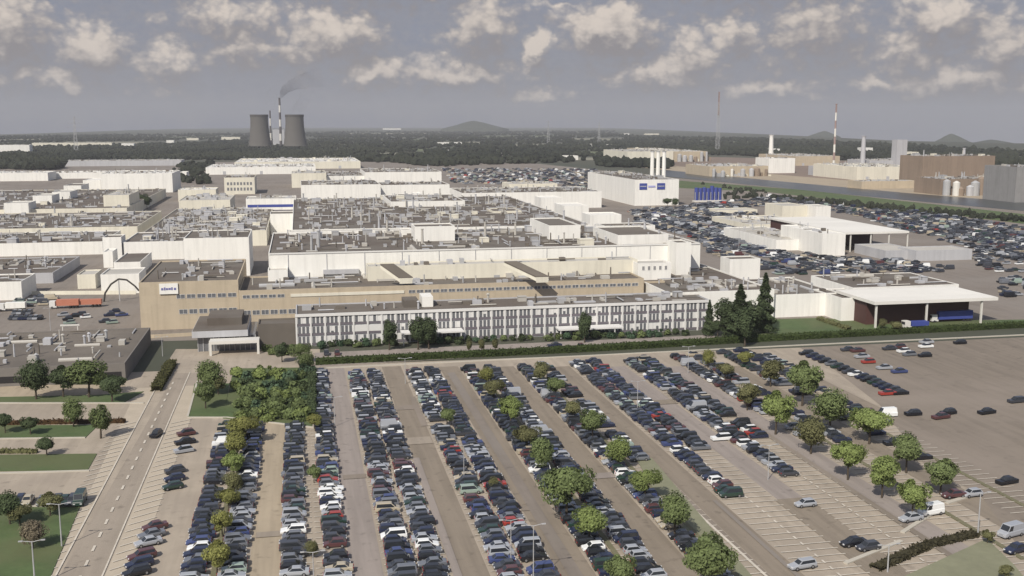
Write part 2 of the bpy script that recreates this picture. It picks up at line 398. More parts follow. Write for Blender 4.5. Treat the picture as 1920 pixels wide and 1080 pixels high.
# painted lines
pm = MB(); z = ZL[0] + .004; ZC = z + .006
def stroke(x0, y0, x1, y1, w_=.12, zz=z):
    d = Vector((x1 - x0, y1 - y0, 0)); n_ = Vector((-d.y, d.x, 0)).normalized() * w_ / 2
    a, c = Vector((x0, y0, zz)), Vector((x1, y1, zz))
    pm.quad(a - n_, c - n_, c + n_, a + n_) if True else None
def row_lines(s_, side, py0, py1, pitch=2.5):
    X = XS(s_) + side * .2; X2 = XS(s_) + side * 5.1
    y = G(557 + s_ * (py1 - 232), py1).y; ye = G(557 + s_ * (py0 - 232), py0).y
    while y < ye:
        stroke(X, y, X2, y, .24); y += pitch
for i, s_ in enumerate(SX):
    top = [800, 705, 700, 700, 696, 692, 685, 680, 672, 660, 655][i]
    for side in (-1, 1):
        if s_ < 1.9: row_lines(s_, side, top, 1120)
        elif s_ < 2.0: row_lines(s_, side, top, 960)
for s_ in (1.20, 1.43, 1.665):
    X = XS(s_); y = YN
    while y < YF: stroke(X, y, X, y + 1.2, .35, z + .002); y += 2.5
RX = XS(-.478)
y = G(200, 1120).y
while y < G(330, 720).y: stroke(RX, y, RX, y + 2.4, .45); y += 6
for s_ in (-.533, -.43):
    stroke(XS(s_), G(200, 1120).y, XS(s_), G(330, 700).y, .28)
y = G(200, 1120).y
while y < G(330, 790).y:
    X = XS(-.42); stroke(X, y, X + 4.4, y + 3.0, .3)
    X = XS(-.54); stroke(X - 4.0, y, X, y + 3.0, .3); y += 3.2
for a in [(1590, 1055, 1690, 1015), (1710, 990, 1745, 968), (1180, 846, 1440, 1085)]:
    p, q = G(a[0], a[1]), G(a[2], a[3]); stroke(p.x, p.y, q.x, q.y, .5, z + .004)
pm.build('painted_markings', M_LINE)['kind'] = 'structure'
kb = MB()
def kerb(pix, w_=.3, h=.32):
    for p, q in zip(pix, pix[1:]):
        a, c = G(*p), G(*q); d = (c - a).normalized(); n_ = Vector((-d.y, d.x, 0)) * w_ / 2
        lo4 = [a - n_, c - n_, c + n_, a + n_]
        kb.quad(*[(v.x, v.y, h) for v in lo4])
        for i in range(4):
            v, u = lo4[i], lo4[(i + 1) % 4]; kb.quad((v.x, v.y, 0), (u.x, u.y, 0), (u.x, u.y, h), (v.x, v.y, h))
kerb([(1585, 1058), (1690, 1016)], .8); kerb([(1692, 1000), (1745, 966)], .8); kerb([(1775, 945), (1838, 925)], .9)
kerb([(0, 757), (270, 757)], .6); kerb([(0, 824), (160, 822)], .5); kerb([(0, 889), (168, 884)], .6); kerb([(352, 784), (425, 784), (590, 803)], .5)
kerb([(590, 692), (1100, 668), (1500, 648), (1935, 628)], .6); kerb([(0, 952), (150, 950)], .5)
kerb([(370, 716), (352, 782)], .5)
kb.build('kerb', M_KERB)['kind'] = 'structure'

# ------------------------------------------------------------------ buildings
FOOT = []                                             # footprints, kept clear of parked cars
def vent_mesh(kind):
    b = MB()
    if kind == 0: b.tube((0, 0, 0), (0, 0, 3.2), .45, .45, 8); b.tube((0, 0, 3.2), (0, 0, 3.7), .8, .3, 8)
    elif kind == 1: b.box(-1.6, -1.2, 0, 1.6, 1.2, 1.8); b.box(-1.75, -1.35, 1.8, 1.75, 1.35, 2.0)
    elif kind == 2: b.box(-4.5, -.5, .5, 4.5, .5, 1.4); b.box(-4.2, -.3, 0, -3.9, .3, .5); b.box(3.9, -.3, 0, 4.2, .3, .5)
    elif kind == 3: b.tube((0, 0, 0), (0, 0, 7), .7, .55, 10); b.tube((0, 0, 6.9), (0, 0, 7.3), .75, .75, 10)
    elif kind == 4: b.box(-3, -3.5, 0, 3, 3.5, 2.8); b.box(-3.15, -3.65, 2.8, 3.15, 3.65, 3.05)
    else:
        b.box(-.9, -7, 0, .9, 7, .7)
        b.quad((-.9, -7, .7), (.9, -7, .7), (0, -7, 1.3)); b.quad((.9, 7, .7), (-.9, 7, .7), (0, 7, 1.3))
        b.quad((.9, -7, .7), (.9, 7, .7), (0, 7, 1.3), (0, -7, 1.3)); b.quad((-.9, 7, .7), (-.9, -7, .7), (0, -7, 1.3), (0, 7, 1.3))
    return b
VENTS = {}
VN = ['roof_vent', 'air_handling_unit', 'air_duct', 'exhaust_stack', 'plant_room', 'roof_light']
VM = [[M_METAL, M_LROOF, M_GREYW], [M_METAL, M_LROOF, M_GREYW], [M_METAL, M_LROOF, M_ROOF2], [M_METAL, M_GREYW, M_LROOF], [M_GREYW, M_CREAM, M_METAL], [M_LROOF, M_METAL, M_LROOF]]
def vent(kind, x, y, z, parent, rz=0, sc_=1.0):
    mi = random.randrange(3)
    if (kind, mi) not in VENTS: VENTS[(kind, mi)] = vent_mesh(kind).mesh(VN[kind], VM[kind][mi])
    o = bpy.data.objects.new(VN[kind], VENTS[(kind, mi)]); COL.objects.link(o); o.parent = parent
    o.location = (x, y, z); o.rotation_euler = (0, 0, rz); o.scale = (sc_, sc_, sc_)
def clutter(root, W, D, hr, n_, mats=None):
    rg_ = random.Random(int(W * 7 + D * 3)); per = {}
    for i in range(n_):
        mi = rg_.randrange(4); b = per.setdefault(mi, MB()); x, y = rg_.uniform(3, W - 3), rg_.uniform(3, D - 3); q = rg_.random()
        if q < .35:
            a_, c_, h_ = rg_.uniform(.4, 1.6), rg_.uniform(.4, 1.6), rg_.uniform(.4, 1.9); b.box(x - a_, y - c_, hr, x + a_, y + c_, hr + h_, bottom=False)
        elif q < .6: b.tube((x, y, hr), (x, y, hr + rg_.uniform(1.2, 3.8)), .28, .22, 6)
        elif q < .85:
            L_ = rg_.uniform(3, 14); zz = hr + rg_.uniform(.3, 1.2); hx = rg_.random() < .6; e = (min(x + L_, W - 1), y) if hx else (x, min(y + L_, D - 1)); b.tube((x, y, zz), (e[0], e[1], zz), .25, .25, 5)
        else:
            L_ = rg_.uniform(2, 9); b.box(x, y, hr + .003, min(x + L_, W - 1), min(y + rg_.uniform(1, 3), D - 1), hr + rg_.uniform(.15, .5), bottom=False)
    for mi, b in per.items():
        o = b.build('roof_pipework', [M_METAL, M_GREYW, M_ROOF2, M_LROOF][mi], root); o['kind'] = 'stuff'
def hall(name, label, cat, px0, px1, ybot, zb, ytop, yback, wm=M_WHITE, rm=M_ROOF, vents=0, kinds=(0, 1, 2, 3, 4, 5), doors=0, group=None, z0=0.0, par=.5, band=None, depth=None, cl=None):
    a = G(px0, ybot, zb); X0, Y0 = a.x, a.y
    h = ZAT(px0, ytop, X0, Y0)
    X1 = XAT(px1, Y0, zb)
    Y1 = Y0 + depth if depth else max(G(px0, yback, h).y, Y0 + 4)
    root = empty(name, (X0, Y0, 0)); W, D = X1 - X0, Y1 - Y0
    tag(root, label, cat, group)
    t = .35; hr = h - par
    b = MB(); b.box(0, 0, z0, W, D, h, top=False, bottom=False)
    b.quad((0, 0, h), (W, 0, h), (W - t, t, h), (t, t, h)); b.quad((W, 0, h), (W, D, h), (W - t, D - t, h), (W - t, t, h))
    b.quad((W, D, h), (0, D, h), (t, D - t, h), (W - t, D - t, h)); b.quad((0, D, h), (0, 0, h), (t, t, h), (t, D - t, h))
    for p, q in (((t, t), (t, D - t)), ((t, D - t), (W - t, D - t)), ((W - t, D - t), (W - t, t)), ((W - t, t), (t, t))):
        b.quad((p[0], p[1], hr), (q[0], q[1], hr), (q[0], q[1], h), (p[0], p[1], h))
    b.build('wall', wm, root)
    r = MB(); r.quad((t, t, hr), (W - t, t, hr), (W - t, D - t, hr), (t, D - t, hr)); r.build('roof', rm, root)
    if band:                                           # continuous strip of glazing or trim: (z0, z1, material)
        for zz0, zz1, bm in band:
            s = MB(); s.box(1, -.06, zz0, W - 1, -.003, zz1); s.build('window_band', bm, root)
    for i in range(doors):
        x = W * (i + .5) / doors; s = MB(); s.box(x - 2, -.12, 0.05, x + 2, -.003, 4.5); s.build('loading_door', M_GREYW, root)
    big = W * D
    if cl is None: cl = min(260, int(W * D / 55)) if (vents or W * D > 900) else 0
    if cl and W > 12 and D > 10: clutter(root, W, D, hr, cl)
    for i in range(vents):
        kd = random.choice(kinds); x = random.uniform(6, max(7, W - 6)); y = random.uniform(5, max(6, D - 5))
        if W < 14 or D < 12: continue
        vent(kd, x, y, hr, root, random.choice((0, 0, math.pi / 2)), random.uniform(.5, .95))
    FOOT.append((X0 - 3, Y0 - 3, X1 + 3, Y1 + 3, h))
    return root, X0, Y0, X1, Y1, h

def win_row(root, x0, x1, z0, z1, n_, m=M_WIN, gap=.18):
    st = (x1 - x0) / n_
    for i in range(n_):
        a = x0 + i * st + st * gap / 2; c = a + st * (1 - gap)
        f = MB(); f.m = 0; f.box(a, -.05, z0, c, -.003, z1); f.m = 1
        f.box(a - .06, -.12, z0 - .08, c + .06, -.05, z0); f.box(a - .06, -.12, z1, c + .06, -.05, z1 + .08)
        k2 = max(2, int((c - a) / 1.6))
        for j in range(k2 + 1):
            xx = a + (c - a) * j / k2; f.box(xx - .05, -.12, z0, xx + .05, -.05, z1)
        f.build('window', [m, M_PILLAR], root)

# --- yellow brick head building
root, X0, Y0, X1, Y1, h = hall('brick_building', 'tall tan brick block with white sign board, left end of the long brick front', 'building', 265, 450, 620, 0, 530, 490, M_BRICK, M_ROOF, 4, (0, 1))
wz = lambda py: ZAT(0, py, X0 + 15, Y0)
W = X1 - X0
win_row(root, W * .36, W - .5, wz(559), wz(552), 6)
win_row(root, W * .38, W - .5, wz(588), wz(580), 6)
s = MB(); sx0, sx1 = XAT(299, Y0, 14) - X0, XAT(334, Y0, 14) - X0; sz0, sz1 = wz(550), wz(530.5)
s.box(sx0, -.5, sz0, sx1, -.1, sz1); sb = s.build('sign_board', M_WHITE, root)
s = MB(); mz = sz0 + (sz1 - sz0) * .48; u = (sx1 - sx0)
for a, c, hh, dz in ((.10, .22, .38, 0), (.25, .33, .5, .1), (.35, .47, .34, 0), (.49, .62, .34, .05), (.64, .72, .5, .1), (.78, .90, .38, 0)): s.box(sx0 + u * a, -.56, mz - hh + dz, sx0 + u * c, -.503, mz + hh + dz)
s.build('sign_mark', mat('sign_blue', (.16, .16, .34)), sb)
BXR = X1
root, X0, Y0, X1, Y1, h = hall('brick_building', 'long low tan brick wing with a strip of windows behind the office block', 'building', 450.5, 1206, 614, 0, 545, 519, M_BRICK, M_ROOF, 14, (0, 1, 2, 5))
W = X1 - X0; wz = lambda py: ZAT(0, py, X0 + 15, Y0)
win_row(root, 1, XAT(535, Y0, 10) - X0, wz(557), wz(551.5), 5)
win_row(root, XAT(765, Y0, 10) - X0, W - 2, wz(557), wz(551.5), 30)
win_row(root, 1, XAT(555, Y0, 10) - X0, wz(588), wz(580), 6)
s = MB()
for px in (620, 700, 760): x = XAT(px, Y0, 10) - X0
s.box(XAT(545, Y0, 10) - X0, -.2, wz(557), XAT(758, Y0, 10) - X0, -.003, wz(551.5)); s.build('window_band', M_CREAM, root)
hall('brick_building', 'small plain tan brick pavilion ending the brick wing on the right', 'building', 1206.5, 1246, 553, 6, 528, 515, M_BRICK, M_ROOF)

# --- office block
root, X0, Y0, X1, Y1, h = hall('office_building', 'long three storey white office block with rows of windows behind the hedge', 'office building', 557, 1330, 650, 0, 590, 571, M_GREYW, M_ROOF, 6, (0, 1), par=.4)
OFF = (X0, Y0, X1, Y1, h)
W = X1 - X0; D = Y1 - Y0; NB = 31; st = W / NB; fl = (h - .9) / 3
s = MB(); s.box(-.3, -.55, h - .75, W + .3, -.003, h + .12); s.build('cornice', M_PILLAR, root)
for i in range(NB + 1):
    s = MB(); s.box(i * st - .26, -.42, 0, i * st + .26, -.003, h - .75); s.build('pillar', M_PILLAR, root)
for f_ in range(3):
    zb_ = .3 + f_ * fl
    s = MB(); s.box(.3, -.2, zb_ + .05, W - .3, -.003, zb_ + .7); s.build('spandrel_band', M_SPAN, root)
    for i in range(NB):
        if f_ == 1 and i in (4, 5): 
            s = MB(); s.box(i * st + .3, -.30, zb_ + .78, (i + 1) * st - .3, -.003, zb_ + fl - .35); s.build('wall_panel', M_PILLAR, root); continue
        a = i * st + .32; c = (i + 1) * st - .32; w3 = (c - a) / 3; s = MB()
        s.m = 0; s.box(a, -.12, zb_ + .78, c, -.003, zb_ + fl - .28)
        for j in range(4): s.m = 1; s.box(a + j * w3 - .2, -.24, zb_ + .78, a + j * w3 + .2, -.121, zb_ + fl - .28)
        for j in range(3):                             # drawn blinds in some panes
            if random.random() < .2:
                s.m = 1; s.box(a + j * w3 + .14, -.17, zb_ + .8 + random.choice((0, 0, .5, 1)), a + (j + 1) * w3 - .14, -.122, zb_ + fl - .3)
        s.build('window', [M_WIN, M_PILLAR], root)
for px in (783, 1010):
    x = XAT(px, Y0, 4) - X0
for (pa, pb, hh) in ((797, 818, 3.0), (762, 790, 2.0)):
    a = XAT(pa, Y0, h) - X0; c = XAT(pb, Y0, h) - X0; s = MB(); s.box(a, 8, h - .4, c, D - 3, h + hh); s.build('plant_room', M_WHITE if pa > 790 else M_ROOF2, root)
for px, q in ((750, 4.2), (1040, 3.4)):
    x = XAT(px, Y0, 2) - X0; s = MB(); s.box(x, -6, q - .5, x + 20 if px < 900 else x + 22, -.9, q); s.box(x + .5, -5.8, .2, x + .8, -5.5, q - .5); s.box(x + 19, -5.8, .2, x + 19.3, -5.5, q - .5); s.build('entrance_canopy', M_PILLAR, root)

# --- entrance pavilion
a = G(372, 660); Xa, Ya = a.x, a.y; Xb = XAT(482, Ya, 0)
root = empty('entrance_pavilion', (Xa, Ya, 0)); tag(root, 'glass entrance pavilion with dark stepped roof and pale portal frame', 'pavilion')
W = Xb - Xa; ht = ZAT(0, 626, Xa, Ya)
s = MB(); s.box(0, 0, 0, W * .98, 22, ht - .9); s.build('glass_wall', M_WIN, root)
s = MB()
for i in range(12): x = W * .98 * i / 11; s.box(x - .12, -.2, 0, x + .12, -.003, ht - .9)
s.build('mullion', M_METAL, root)
s = MB(); s.box(-1.5, -2, ht - .9, W * .86, 24, ht + 1.1); s.build('fascia', M_GREYW, root)
s = MB(); s.box(-1.3, -1.8, ht + 1.1, W * .85, 23.8, ht + 1.3); s.build('roof', M_ROOF, root)
s = MB(); s.box(2.5, 6, ht + 1.3, W * .74, 21, ht + 3.6); s.build('roof_house', M_ROOF, root)
s = MB(); x0 = W * .22; s.box(x0, -7, 3.6, W + 1, -2.2, 4.5); s.box(x0, -7, 0, x0 + .7, -6.3, 3.6); s.box(W + .3, -7, 0, W + 1, -6.3, 3.6); s.build('portal_frame', M_PALE, root)
FOOT.append((Xa - 3, Ya - 8, Xb + 3, Ya + 25, 8))
hall('link_building', 'low dark covered link between the entrance pavilion and the office block', 'building', 485, 556, 652, 0, 608, 598, M_ROOF2, M_ROOF, 0)

# --- low building on the left
root, X0, Y0, X1, Y1, h = hall('low_building', 'wide single storey building with brown flat roof beside the access road', 'building', -260, 236, 738, 0, 702, 634, mat('brown_grey_wall', (.17, .155, .14)), M_ROOF2, 26, (0, 0, 1, 5), band=[(1.0, 2.8, M_DARK)])

# (label, category, px0, px1, ybot, zb, ytop, yback, wall, roof, vents, kinds)
A = (0, 1, 2, 3, 4, 5)
B_ = [
 ('long white hall wall running behind the brick wing', 'factory hall', 505, 1312, 524, 12, 475, 436, M_WHITE, M_ROOF, 90, A),
 ('cream lower annex in front of the long white hall', 'factory annex', 690, 1195, 522, 13.5, 500, 493, M_CREAM, M_LROOF, 5, (0, 1)),
 ('white annex with small windows at the right end of the cream annex', 'factory annex', 1196, 1258, 514, 13, 494, 487, M_WHITE, M_LROOF, 0, A),
 ('small white cube standing left of the long white hall', 'plant building', 503, 540, 530, 12, 507, 501, M_WHITE, M_LROOF, 0, A),
 ('dark roofed hall crowded with stacks and ducts behind the white hall', 'factory hall', 548, 1110, 446, 12, 432, 372, M_WHITE, M_ROOF, 100, (0, 1, 2, 3, 3, 4, 3)),
 ('square white block with pinkish left side on the main roofs, left one', 'roof block', 778, 853, 457, 20.5, 425, 419, M_WHITE, M_ROOF2, 0, A),
 ('square white block with dark roof and long left side, right one', 'roof block', 1029, 1088, 453, 20.5, 423, 408, M_WHITE, M_ROOF, 0, A),
 ('white block with long slanting left wall near the hall end', 'roof block', 1158, 1253, 463, 20.5, 441, 424, M_WHITE, M_ROOF2, 0, A),
 ('low white wall block right behind the end of the long hall', 'roof block', 1268, 1296, 469, 20.5, 455, 449, M_WHITE, M_ROOF, 0, A),
 ('white box with dark roof above the trees on the right', 'roof block', 1368, 1425, 508, 8, 486, 480, M_WHITE, M_ROOF2, 0, A),
 ('broad flat roofed hall right of the brick pavilion', 'factory hall', 1252, 1450, 606, 0, 549, 482, M_WHITE, M_ROOF, 40, (0, 0, 1, 2, 5)),
 ('white box on the far deck between the slanting block and storage lot', 'roof block', 1135, 1228, 433, 10, 424, 418, M_WHITE, M_ROOF, 0, A),
 ('low pale shed with ribbed side in the middle of the decks', 'shed', 1106, 1165, 417, 10, 403, 398, M_WHITE, M_WROOF, 0, A),
 ('white shed between the ribbed shed and the sign building', 'shed', 1058, 1104, 399, 10, 386, 380, M_WHITE, M_WROOF, 0, A),
 ('small white shed left of the sign building front', 'shed', 1015, 1056, 384, 10, 371, 367, M_WHITE, M_WROOF, 0, A),
 ('thin long white hall running towards the sign building', 'factory hall', 866, 1128, 373, 9, 362, 352, M_WHITE, M_ROOF2, 30, (0, 1, 2)),
 ('long white hall in the middle behind the crowded roof', 'factory hall', 733, 872, 398, 12, 378, 365, M_WHITE, M_ROOF, 16, A),
 ('long white hall with dark roof left of centre', 'factory hall', 565, 714, 369, 9, 347, 338, M_WHITE, M_ROOF2, 10, A),
 ('low white hall continuing right of the left of centre hall', 'factory hall', 714.5, 843, 361, 9, 347, 341, M_WHITE, M_ROOF, 10, A),
 ('white hall with dark gap, nearest the storage lot', 'factory hall', 685, 828, 339, 6, 323, 316, M_WHITE, M_ROOF2, 6, A),
 ('pale cream hall left of the gapped white hall', 'factory hall', 547, 612, 342, 6, 325, 320, M_CREAM, M_LROOF, 4, A),
 ('low white link between two pale halls', 'link building', 613, 684, 338, 6, 330, 322, M_WHITE, M_ROOF, 3, (0, 1)),
 ('white hall striped with blue glazing left of the crowded roof', 'factory hall', 462, 556, 400, 6, 373, 368, M_WHITE, M_LROOF, 3, (0, 1)),
 ('white box below the blue striped hall', 'plant building', 507, 552, 423, 6, 401, 396, M_WHITE, M_ROOF2, 0, A),
 ('small bright white cube at the left edge of the crowded roof', 'plant building', 515, 541, 468, 8, 448, 444, M_WHITE, M_LROOF, 0, A),
 ('long thin white parapet block along the crowded roof', 'roof block', 542, 772, 444, 20.5, 434, 431, M_WHITE, M_ROOF, 8, (0, 3)),
 ('big blank white block behind the tan brick block', 'factory hall', 346, 468, 488, 8, 447, 432, M_WHITE, M_ROOF2, 6, (0, 1, 5)),
 ('low white hall left of the big blank white block', 'factory hall', 232, 345, 474, 4, 454, 436, M_WHITE, M_ROOF, 12, A),
 ('white stair tower joining two low white halls', 'tower', 194, 229, 479, 3, 445, 440, M_WHITE, M_ROOF, 0, A),
 ('long white sided hall at the left edge of the site', 'factory hall', -250, 193, 480, 2, 462, 441, M_WHITE, M_ROOF, 24, A),
 ('wide brown roofed hall behind the long white sided hall', 'factory hall', -260, 258, 446, 5, 434, 404, M_CREAM, M_ROOF, 60, A),
 ('dark flat hall with pipe bridges behind the brown roofed hall', 'factory hall', -260, 238, 406, 5, 397, 360, M_CREAM, M_ROOF, 60, A),
 ('mixed roof hall with cream equipment in the middle left', 'factory hall', 268, 500, 446, 6, 436, 392, M_CREAM, M_ROOF2, 95, (0, 1, 1, 2, 4, 4, 5)),
 ('pinkish low hall with white trim left of the dark trees', 'factory hall', 195, 243, 392, 6, 366, 358, M_CREAM, M_LROOF, 2, (0, 1)),
 ('white box on the brown roofs, middle of three', 'roof block', 62, 98, 381, 8, 367, 363, M_WHITE, M_LROOF, 0, A),
 ('white box on the brown roofs, rightmost of three', 'roof block', 98.5, 132, 374, 8, 360, 356, M_WHITE, M_LROOF, 0, A),
 ('white box on the brown roofs, leftmost of three', 'roof block', 8, 54, 395, 8, 381, 377, M_WHITE, M_LROOF, 0, A),
 ('long bright white hall on the far left with step in its wall', 'factory hall', 190, 324, 355, 4, 326, 320, M_WHITE, M_WROOF, 6, (0, 1)),
 ('lower white annex left of the long bright hall', 'factory annex', 156, 189, 350, 5, 338, 334, M_WHITE, M_WROOF, 0, A),
 ('white annex below the bright hall on the left', 'factory annex', 120, 153, 362, 5, 348, 344, M_WHITE, M_ROOF2, 0, A),
 ('low white sheds at the left edge behind the brown roofs', 'shed', -60, 90, 336, 3, 325, 322, M_WHITE, M_WROOF, 0, A),
 ('thin white shed left of the long bright hall', 'shed', 98, 205, 331, 3, 324, 321, M_WHITE, M_WROOF, 0, A),
 ('cream hall with pale flat roof at centre left', 'factory hall', 336, 432, 394, 5, 376, 366, M_CREAM, M_LROOF, 12, (0, 1, 4)),
 ('cream shed with a small tower above the cream hall', 'shed', 334, 405, 368, 5, 356, 352, M_CREAM, M_WROOF, 2, (0,)),
 ('cream facade building with square windows in the distance', 'office building', 421, 478, 359, 3, 333, 328, M_CREAM, M_ROOF, 2, (1,)),
 ('long low white warehouse in front of the cooling tower wood', 'warehouse', 386, 592, 325, 2, 314, 308, M_WHITE, M_WROOF, 10, (0, 1)),
 ('pale warehouse with jagged roofline below the cooling towers', 'warehouse', 440, 676, 314, 3, 304, 297, M_CREAM, M_WROOF, 40, (3, 4, 4, 1)),
 ('pale greenish shed row left of the cooling tower wood', 'shed', 115, 340, 311, 1, 302, 300, M_GREYW, M_LROOF, 4, (1,)),
 ('small white cabin left of the pale facade building', 'cabin', 336, 350, 331, 2, 323, 321, M_WHITE, M_WROOF, 0, A),
 ('white shed with dark doorway in the middle decks', 'shed', 776, 792, 374, 10, 363, 360, M_WHITE, M_WROOF, 0, A),
 ('white cube beside the left square block', 'roof block', 752, 772, 448, 20.5, 431, 427, M_WHITE, M_LROOF, 0, A),
 ('white strip building behind the thin long hall', 'factory hall', 955, 1045, 352, 8, 345, 341, M_CREAM, M_LROOF, 5, (0, 1)),
 ('pinkish flat block beside the right square block', 'roof block', 925, 978, 410, 12, 396, 390, M_CREAM, M_ROOF2, 2, (0,)),
 # right hand side
 ('white office tower cube left one by the storage lot', 'office building', 1466, 1513, 409, 0, 386, 380, M_CREAM, M_LROOF, 0, A),
 ('white office cube with square window, right one by the lot', 'office building', 1529, 1557, 411, 0, 387, 383, M_WHITE, M_LROOF, 0, A),
 ('white corner block at the left end of the smaller canopy', 'factory hall', 1541, 1584, 477, 1, 438, 420, M_WHITE, M_WROOF, 2, (0, 1)),
 ('low pale hall left of the smaller canopy corner block', 'factory hall', 1455, 1540, 467, 1, 450, 424, M_WHITE, M_LROOF, 4, (0, 1)),
 ('flat pinkish roofed shed behind the low pale hall', 'shed', 1405, 1530, 431, 0, 421, 404, M_CREAM, M_LROOF, 6, (0, 1)),
 ('long pinkish low roof right of the loading canopy', 'shed', 1660, 1726, 484, 1, 470, 456, M_GREYW, M_LROOF, 0, A),
 ('long grey sided shed at the right storage lots', 'shed', 1717, 1822, 490, 0, 470, 462, M_GREYW, M_LROOF, 0, A),
 ('white sided hall left part, behind the lawn on the right', 'factory hall', 1448, 1574, 596, 0, 553, 520, M_WHITE, M_ROOF, 10, (0, 1, 5)),
 ('low white strip shed among the middle storage lots', 'shed', 1395, 1440, 420, 0, 410, 404, M_CREAM, M_WROOF, 0, A),
 ('low cream shed below the white office cubes', 'shed', 1345, 1420, 400, 0, 394, 390, M_CREAM, M_LROOF, 0, A),
 # across the canal
 ('long pale shed across the canal behind the three chimneys', 'warehouse', 1176, 1262, 309, 0, 284, 280, M_CREAM, M_LROOF, 4, (0, 1)),
 ('tan roofed works with white gables right of the three chimneys', 'warehouse', 1264, 1326, 303, 0, 284, 277, M_BRICK, M_CREAM, 8, (1, 4)),
 ('long tan industrial shed beside the canal', 'warehouse', 1330, 1440, 331, 0, 312, 307, M_BRICK, M_LROOF, 10, (1, 4)),
 ('white block of the works at the foot of the white tower', 'industrial building', 1441, 1490, 325, 0, 297, 292, M_WHITE, M_WROOF, 3, (0, 3)),
 ('tan long shed right of the white works block', 'warehouse', 1492, 1574, 311, 0, 293, 288, M_BRICK, M_LROOF, 4, (0, 1)),
 ('long cream shed left of the huge brown works', 'warehouse', 1606, 1722, 338, 0, 313, 306, M_CREAM, M_CREAM, 6, (1,)),
 ('low tan wall shed below the long cream shed', 'shed', 1615, 1722, 354, 0, 340, 337, M_BRICK, M_LROOF, 0, A),
 ('low pale building behind the long cream shed', 'warehouse', 1630, 1735, 312, 0, 301, 298, M_GREYW, M_LROOF, 3, (0,)),
 ('huge brown industrial works across the canal on the right', 'industrial building', 1728, 1862, 353, 0, 293, 291, M_BROWNW, M_ROOF2, 10, (1, 3, 4)),
 ('lower brown plant in front of the huge brown works', 'industrial building', 1762, 1884, 366, 0, 336, 333, M_BROWNW, M_ROOF2, 26, (1, 3, 2, 4)),
 ('tall grey block cut by the right edge of the picture', 'industrial building', 1902, 1990, 380, 0, 313, 309, mat('dull_grey_cladding', (.24, .235, .23), rain=.15), M_ROOF2, 0, A),
 ('white works among brown pipework beside the canal', 'industrial building', 1545, 1604, 331, 0, 313, 308, M_GREYW, M_WROOF, 12, (3, 1)),
 # left yard
 ('white ended shed with dark side at the left edge of the yard', 'shed', -80, 42, 566, 0, 531, 516, M_WHITE, M_ROOF2, 6, (0, 1)),
 ('long grey roofed shed behind the left yard', 'shed', -80, 100, 532, 1, 516, 486, M_GREYW, M_ROOF, 12, (0, 1, 5)),
 ('small cream gatehouse block in the left yard', 'cabin', 146, 180, 542, 0, 515, 506, M_CREAM, M_LROOF, 0, A),
 ('white building with sloping pipe left of the brick block', 'plant building', 190, 262, 543, 2, 515, 503, M_WHITE, M_LROOF, 0, A),
 ('white block behind the sloping pipe building', 'plant building', 194, 212, 491, 3, 472, 466, M_WHITE, M_WROOF, 0, A),
 ('grey roofed plant building left of the tan brick block', 'plant building', 214, 264, 506, 3, 492, 474, M_WHITE, M_ROOF, 3, (0, 1)),
]
HALLS = []
for e in B_:
    (lb, ct, px0, px1, yb, zb, yt, ybk, wm, rm, vn, kd) = e
    dp = 45 if ct == 'industrial building' else (40 if lb.startswith('tall grey block') else None)
    nm = ct.replace(' ', '_')
    HALLS.append(hall(nm, lb, ct, px0, px1, yb, zb, yt, ybk, wm, rm, vn, kd, depth=dp, cl=(700 if 'crowded' in lb and 'dark roofed' in lb else 500 if lb.startswith('mixed roof') else None), doors=3 if ('warehouse' in ct) else 0))
HB = {e[0]: hh for e, hh in zip(B_, HALLS)}
def deco(lbl): return HB[lbl]
# windows on the cream facade building
r_, X0, Y0, X1, Y1, h = deco('cream facade building with square windows in the distance')
win_row(r_, 2, X1 - X0 - 2, h * .55, h * .72, 8, gap=.4); win_row(r_, 2, X1 - X0 - 2, h * .22, h * .4, 8, gap=.4)
r_, X0, Y0, X1, Y1, h = deco('white hall striped with blue glazing left of the crowded roof')
for a, c, m in ((.62, .74, M_BLUE), (.36, .5, M_SPAN)): s = MB(); s.box(1, -.1, h * a, X1 - X0 - 1, -.003, h * c); s.build('window_band', m, r_)
r_, X0, Y0, X1, Y1, h = deco('white annex with small windows at the right end of the cream annex')
win_row(r_, 1, X1 - X0 - 1, h - 2.6, h - 1.2, 5, gap=.6)
# long white hall: trim line, service door boxes and down pipes
r_, X0, Y0, X1, Y1, h = deco('long white hall wall running behind the brick wing')
for i in range(12):
    x = (X1 - X0) * (i + .5) / 12; s = MB(); s.tube((x, -.15, 0), (x, -.15, h - .3), .12, .12, 6); s.build('down_pipe', M_GREYW, r_)
s = MB(); s.box(.3, -.25, h - .5, X1 - X0 - .3, -.003, h + .05); s.build('wall_coping', M_PILLAR, r_)
a = XAT(605, Y0, h) - X0; c = XAT(672, Y0, h) - X0
s = MB(); s.box(a, -1.2, 13.5, c, -.26, 15.2); s.build('canopy', M_GREYW, r_)
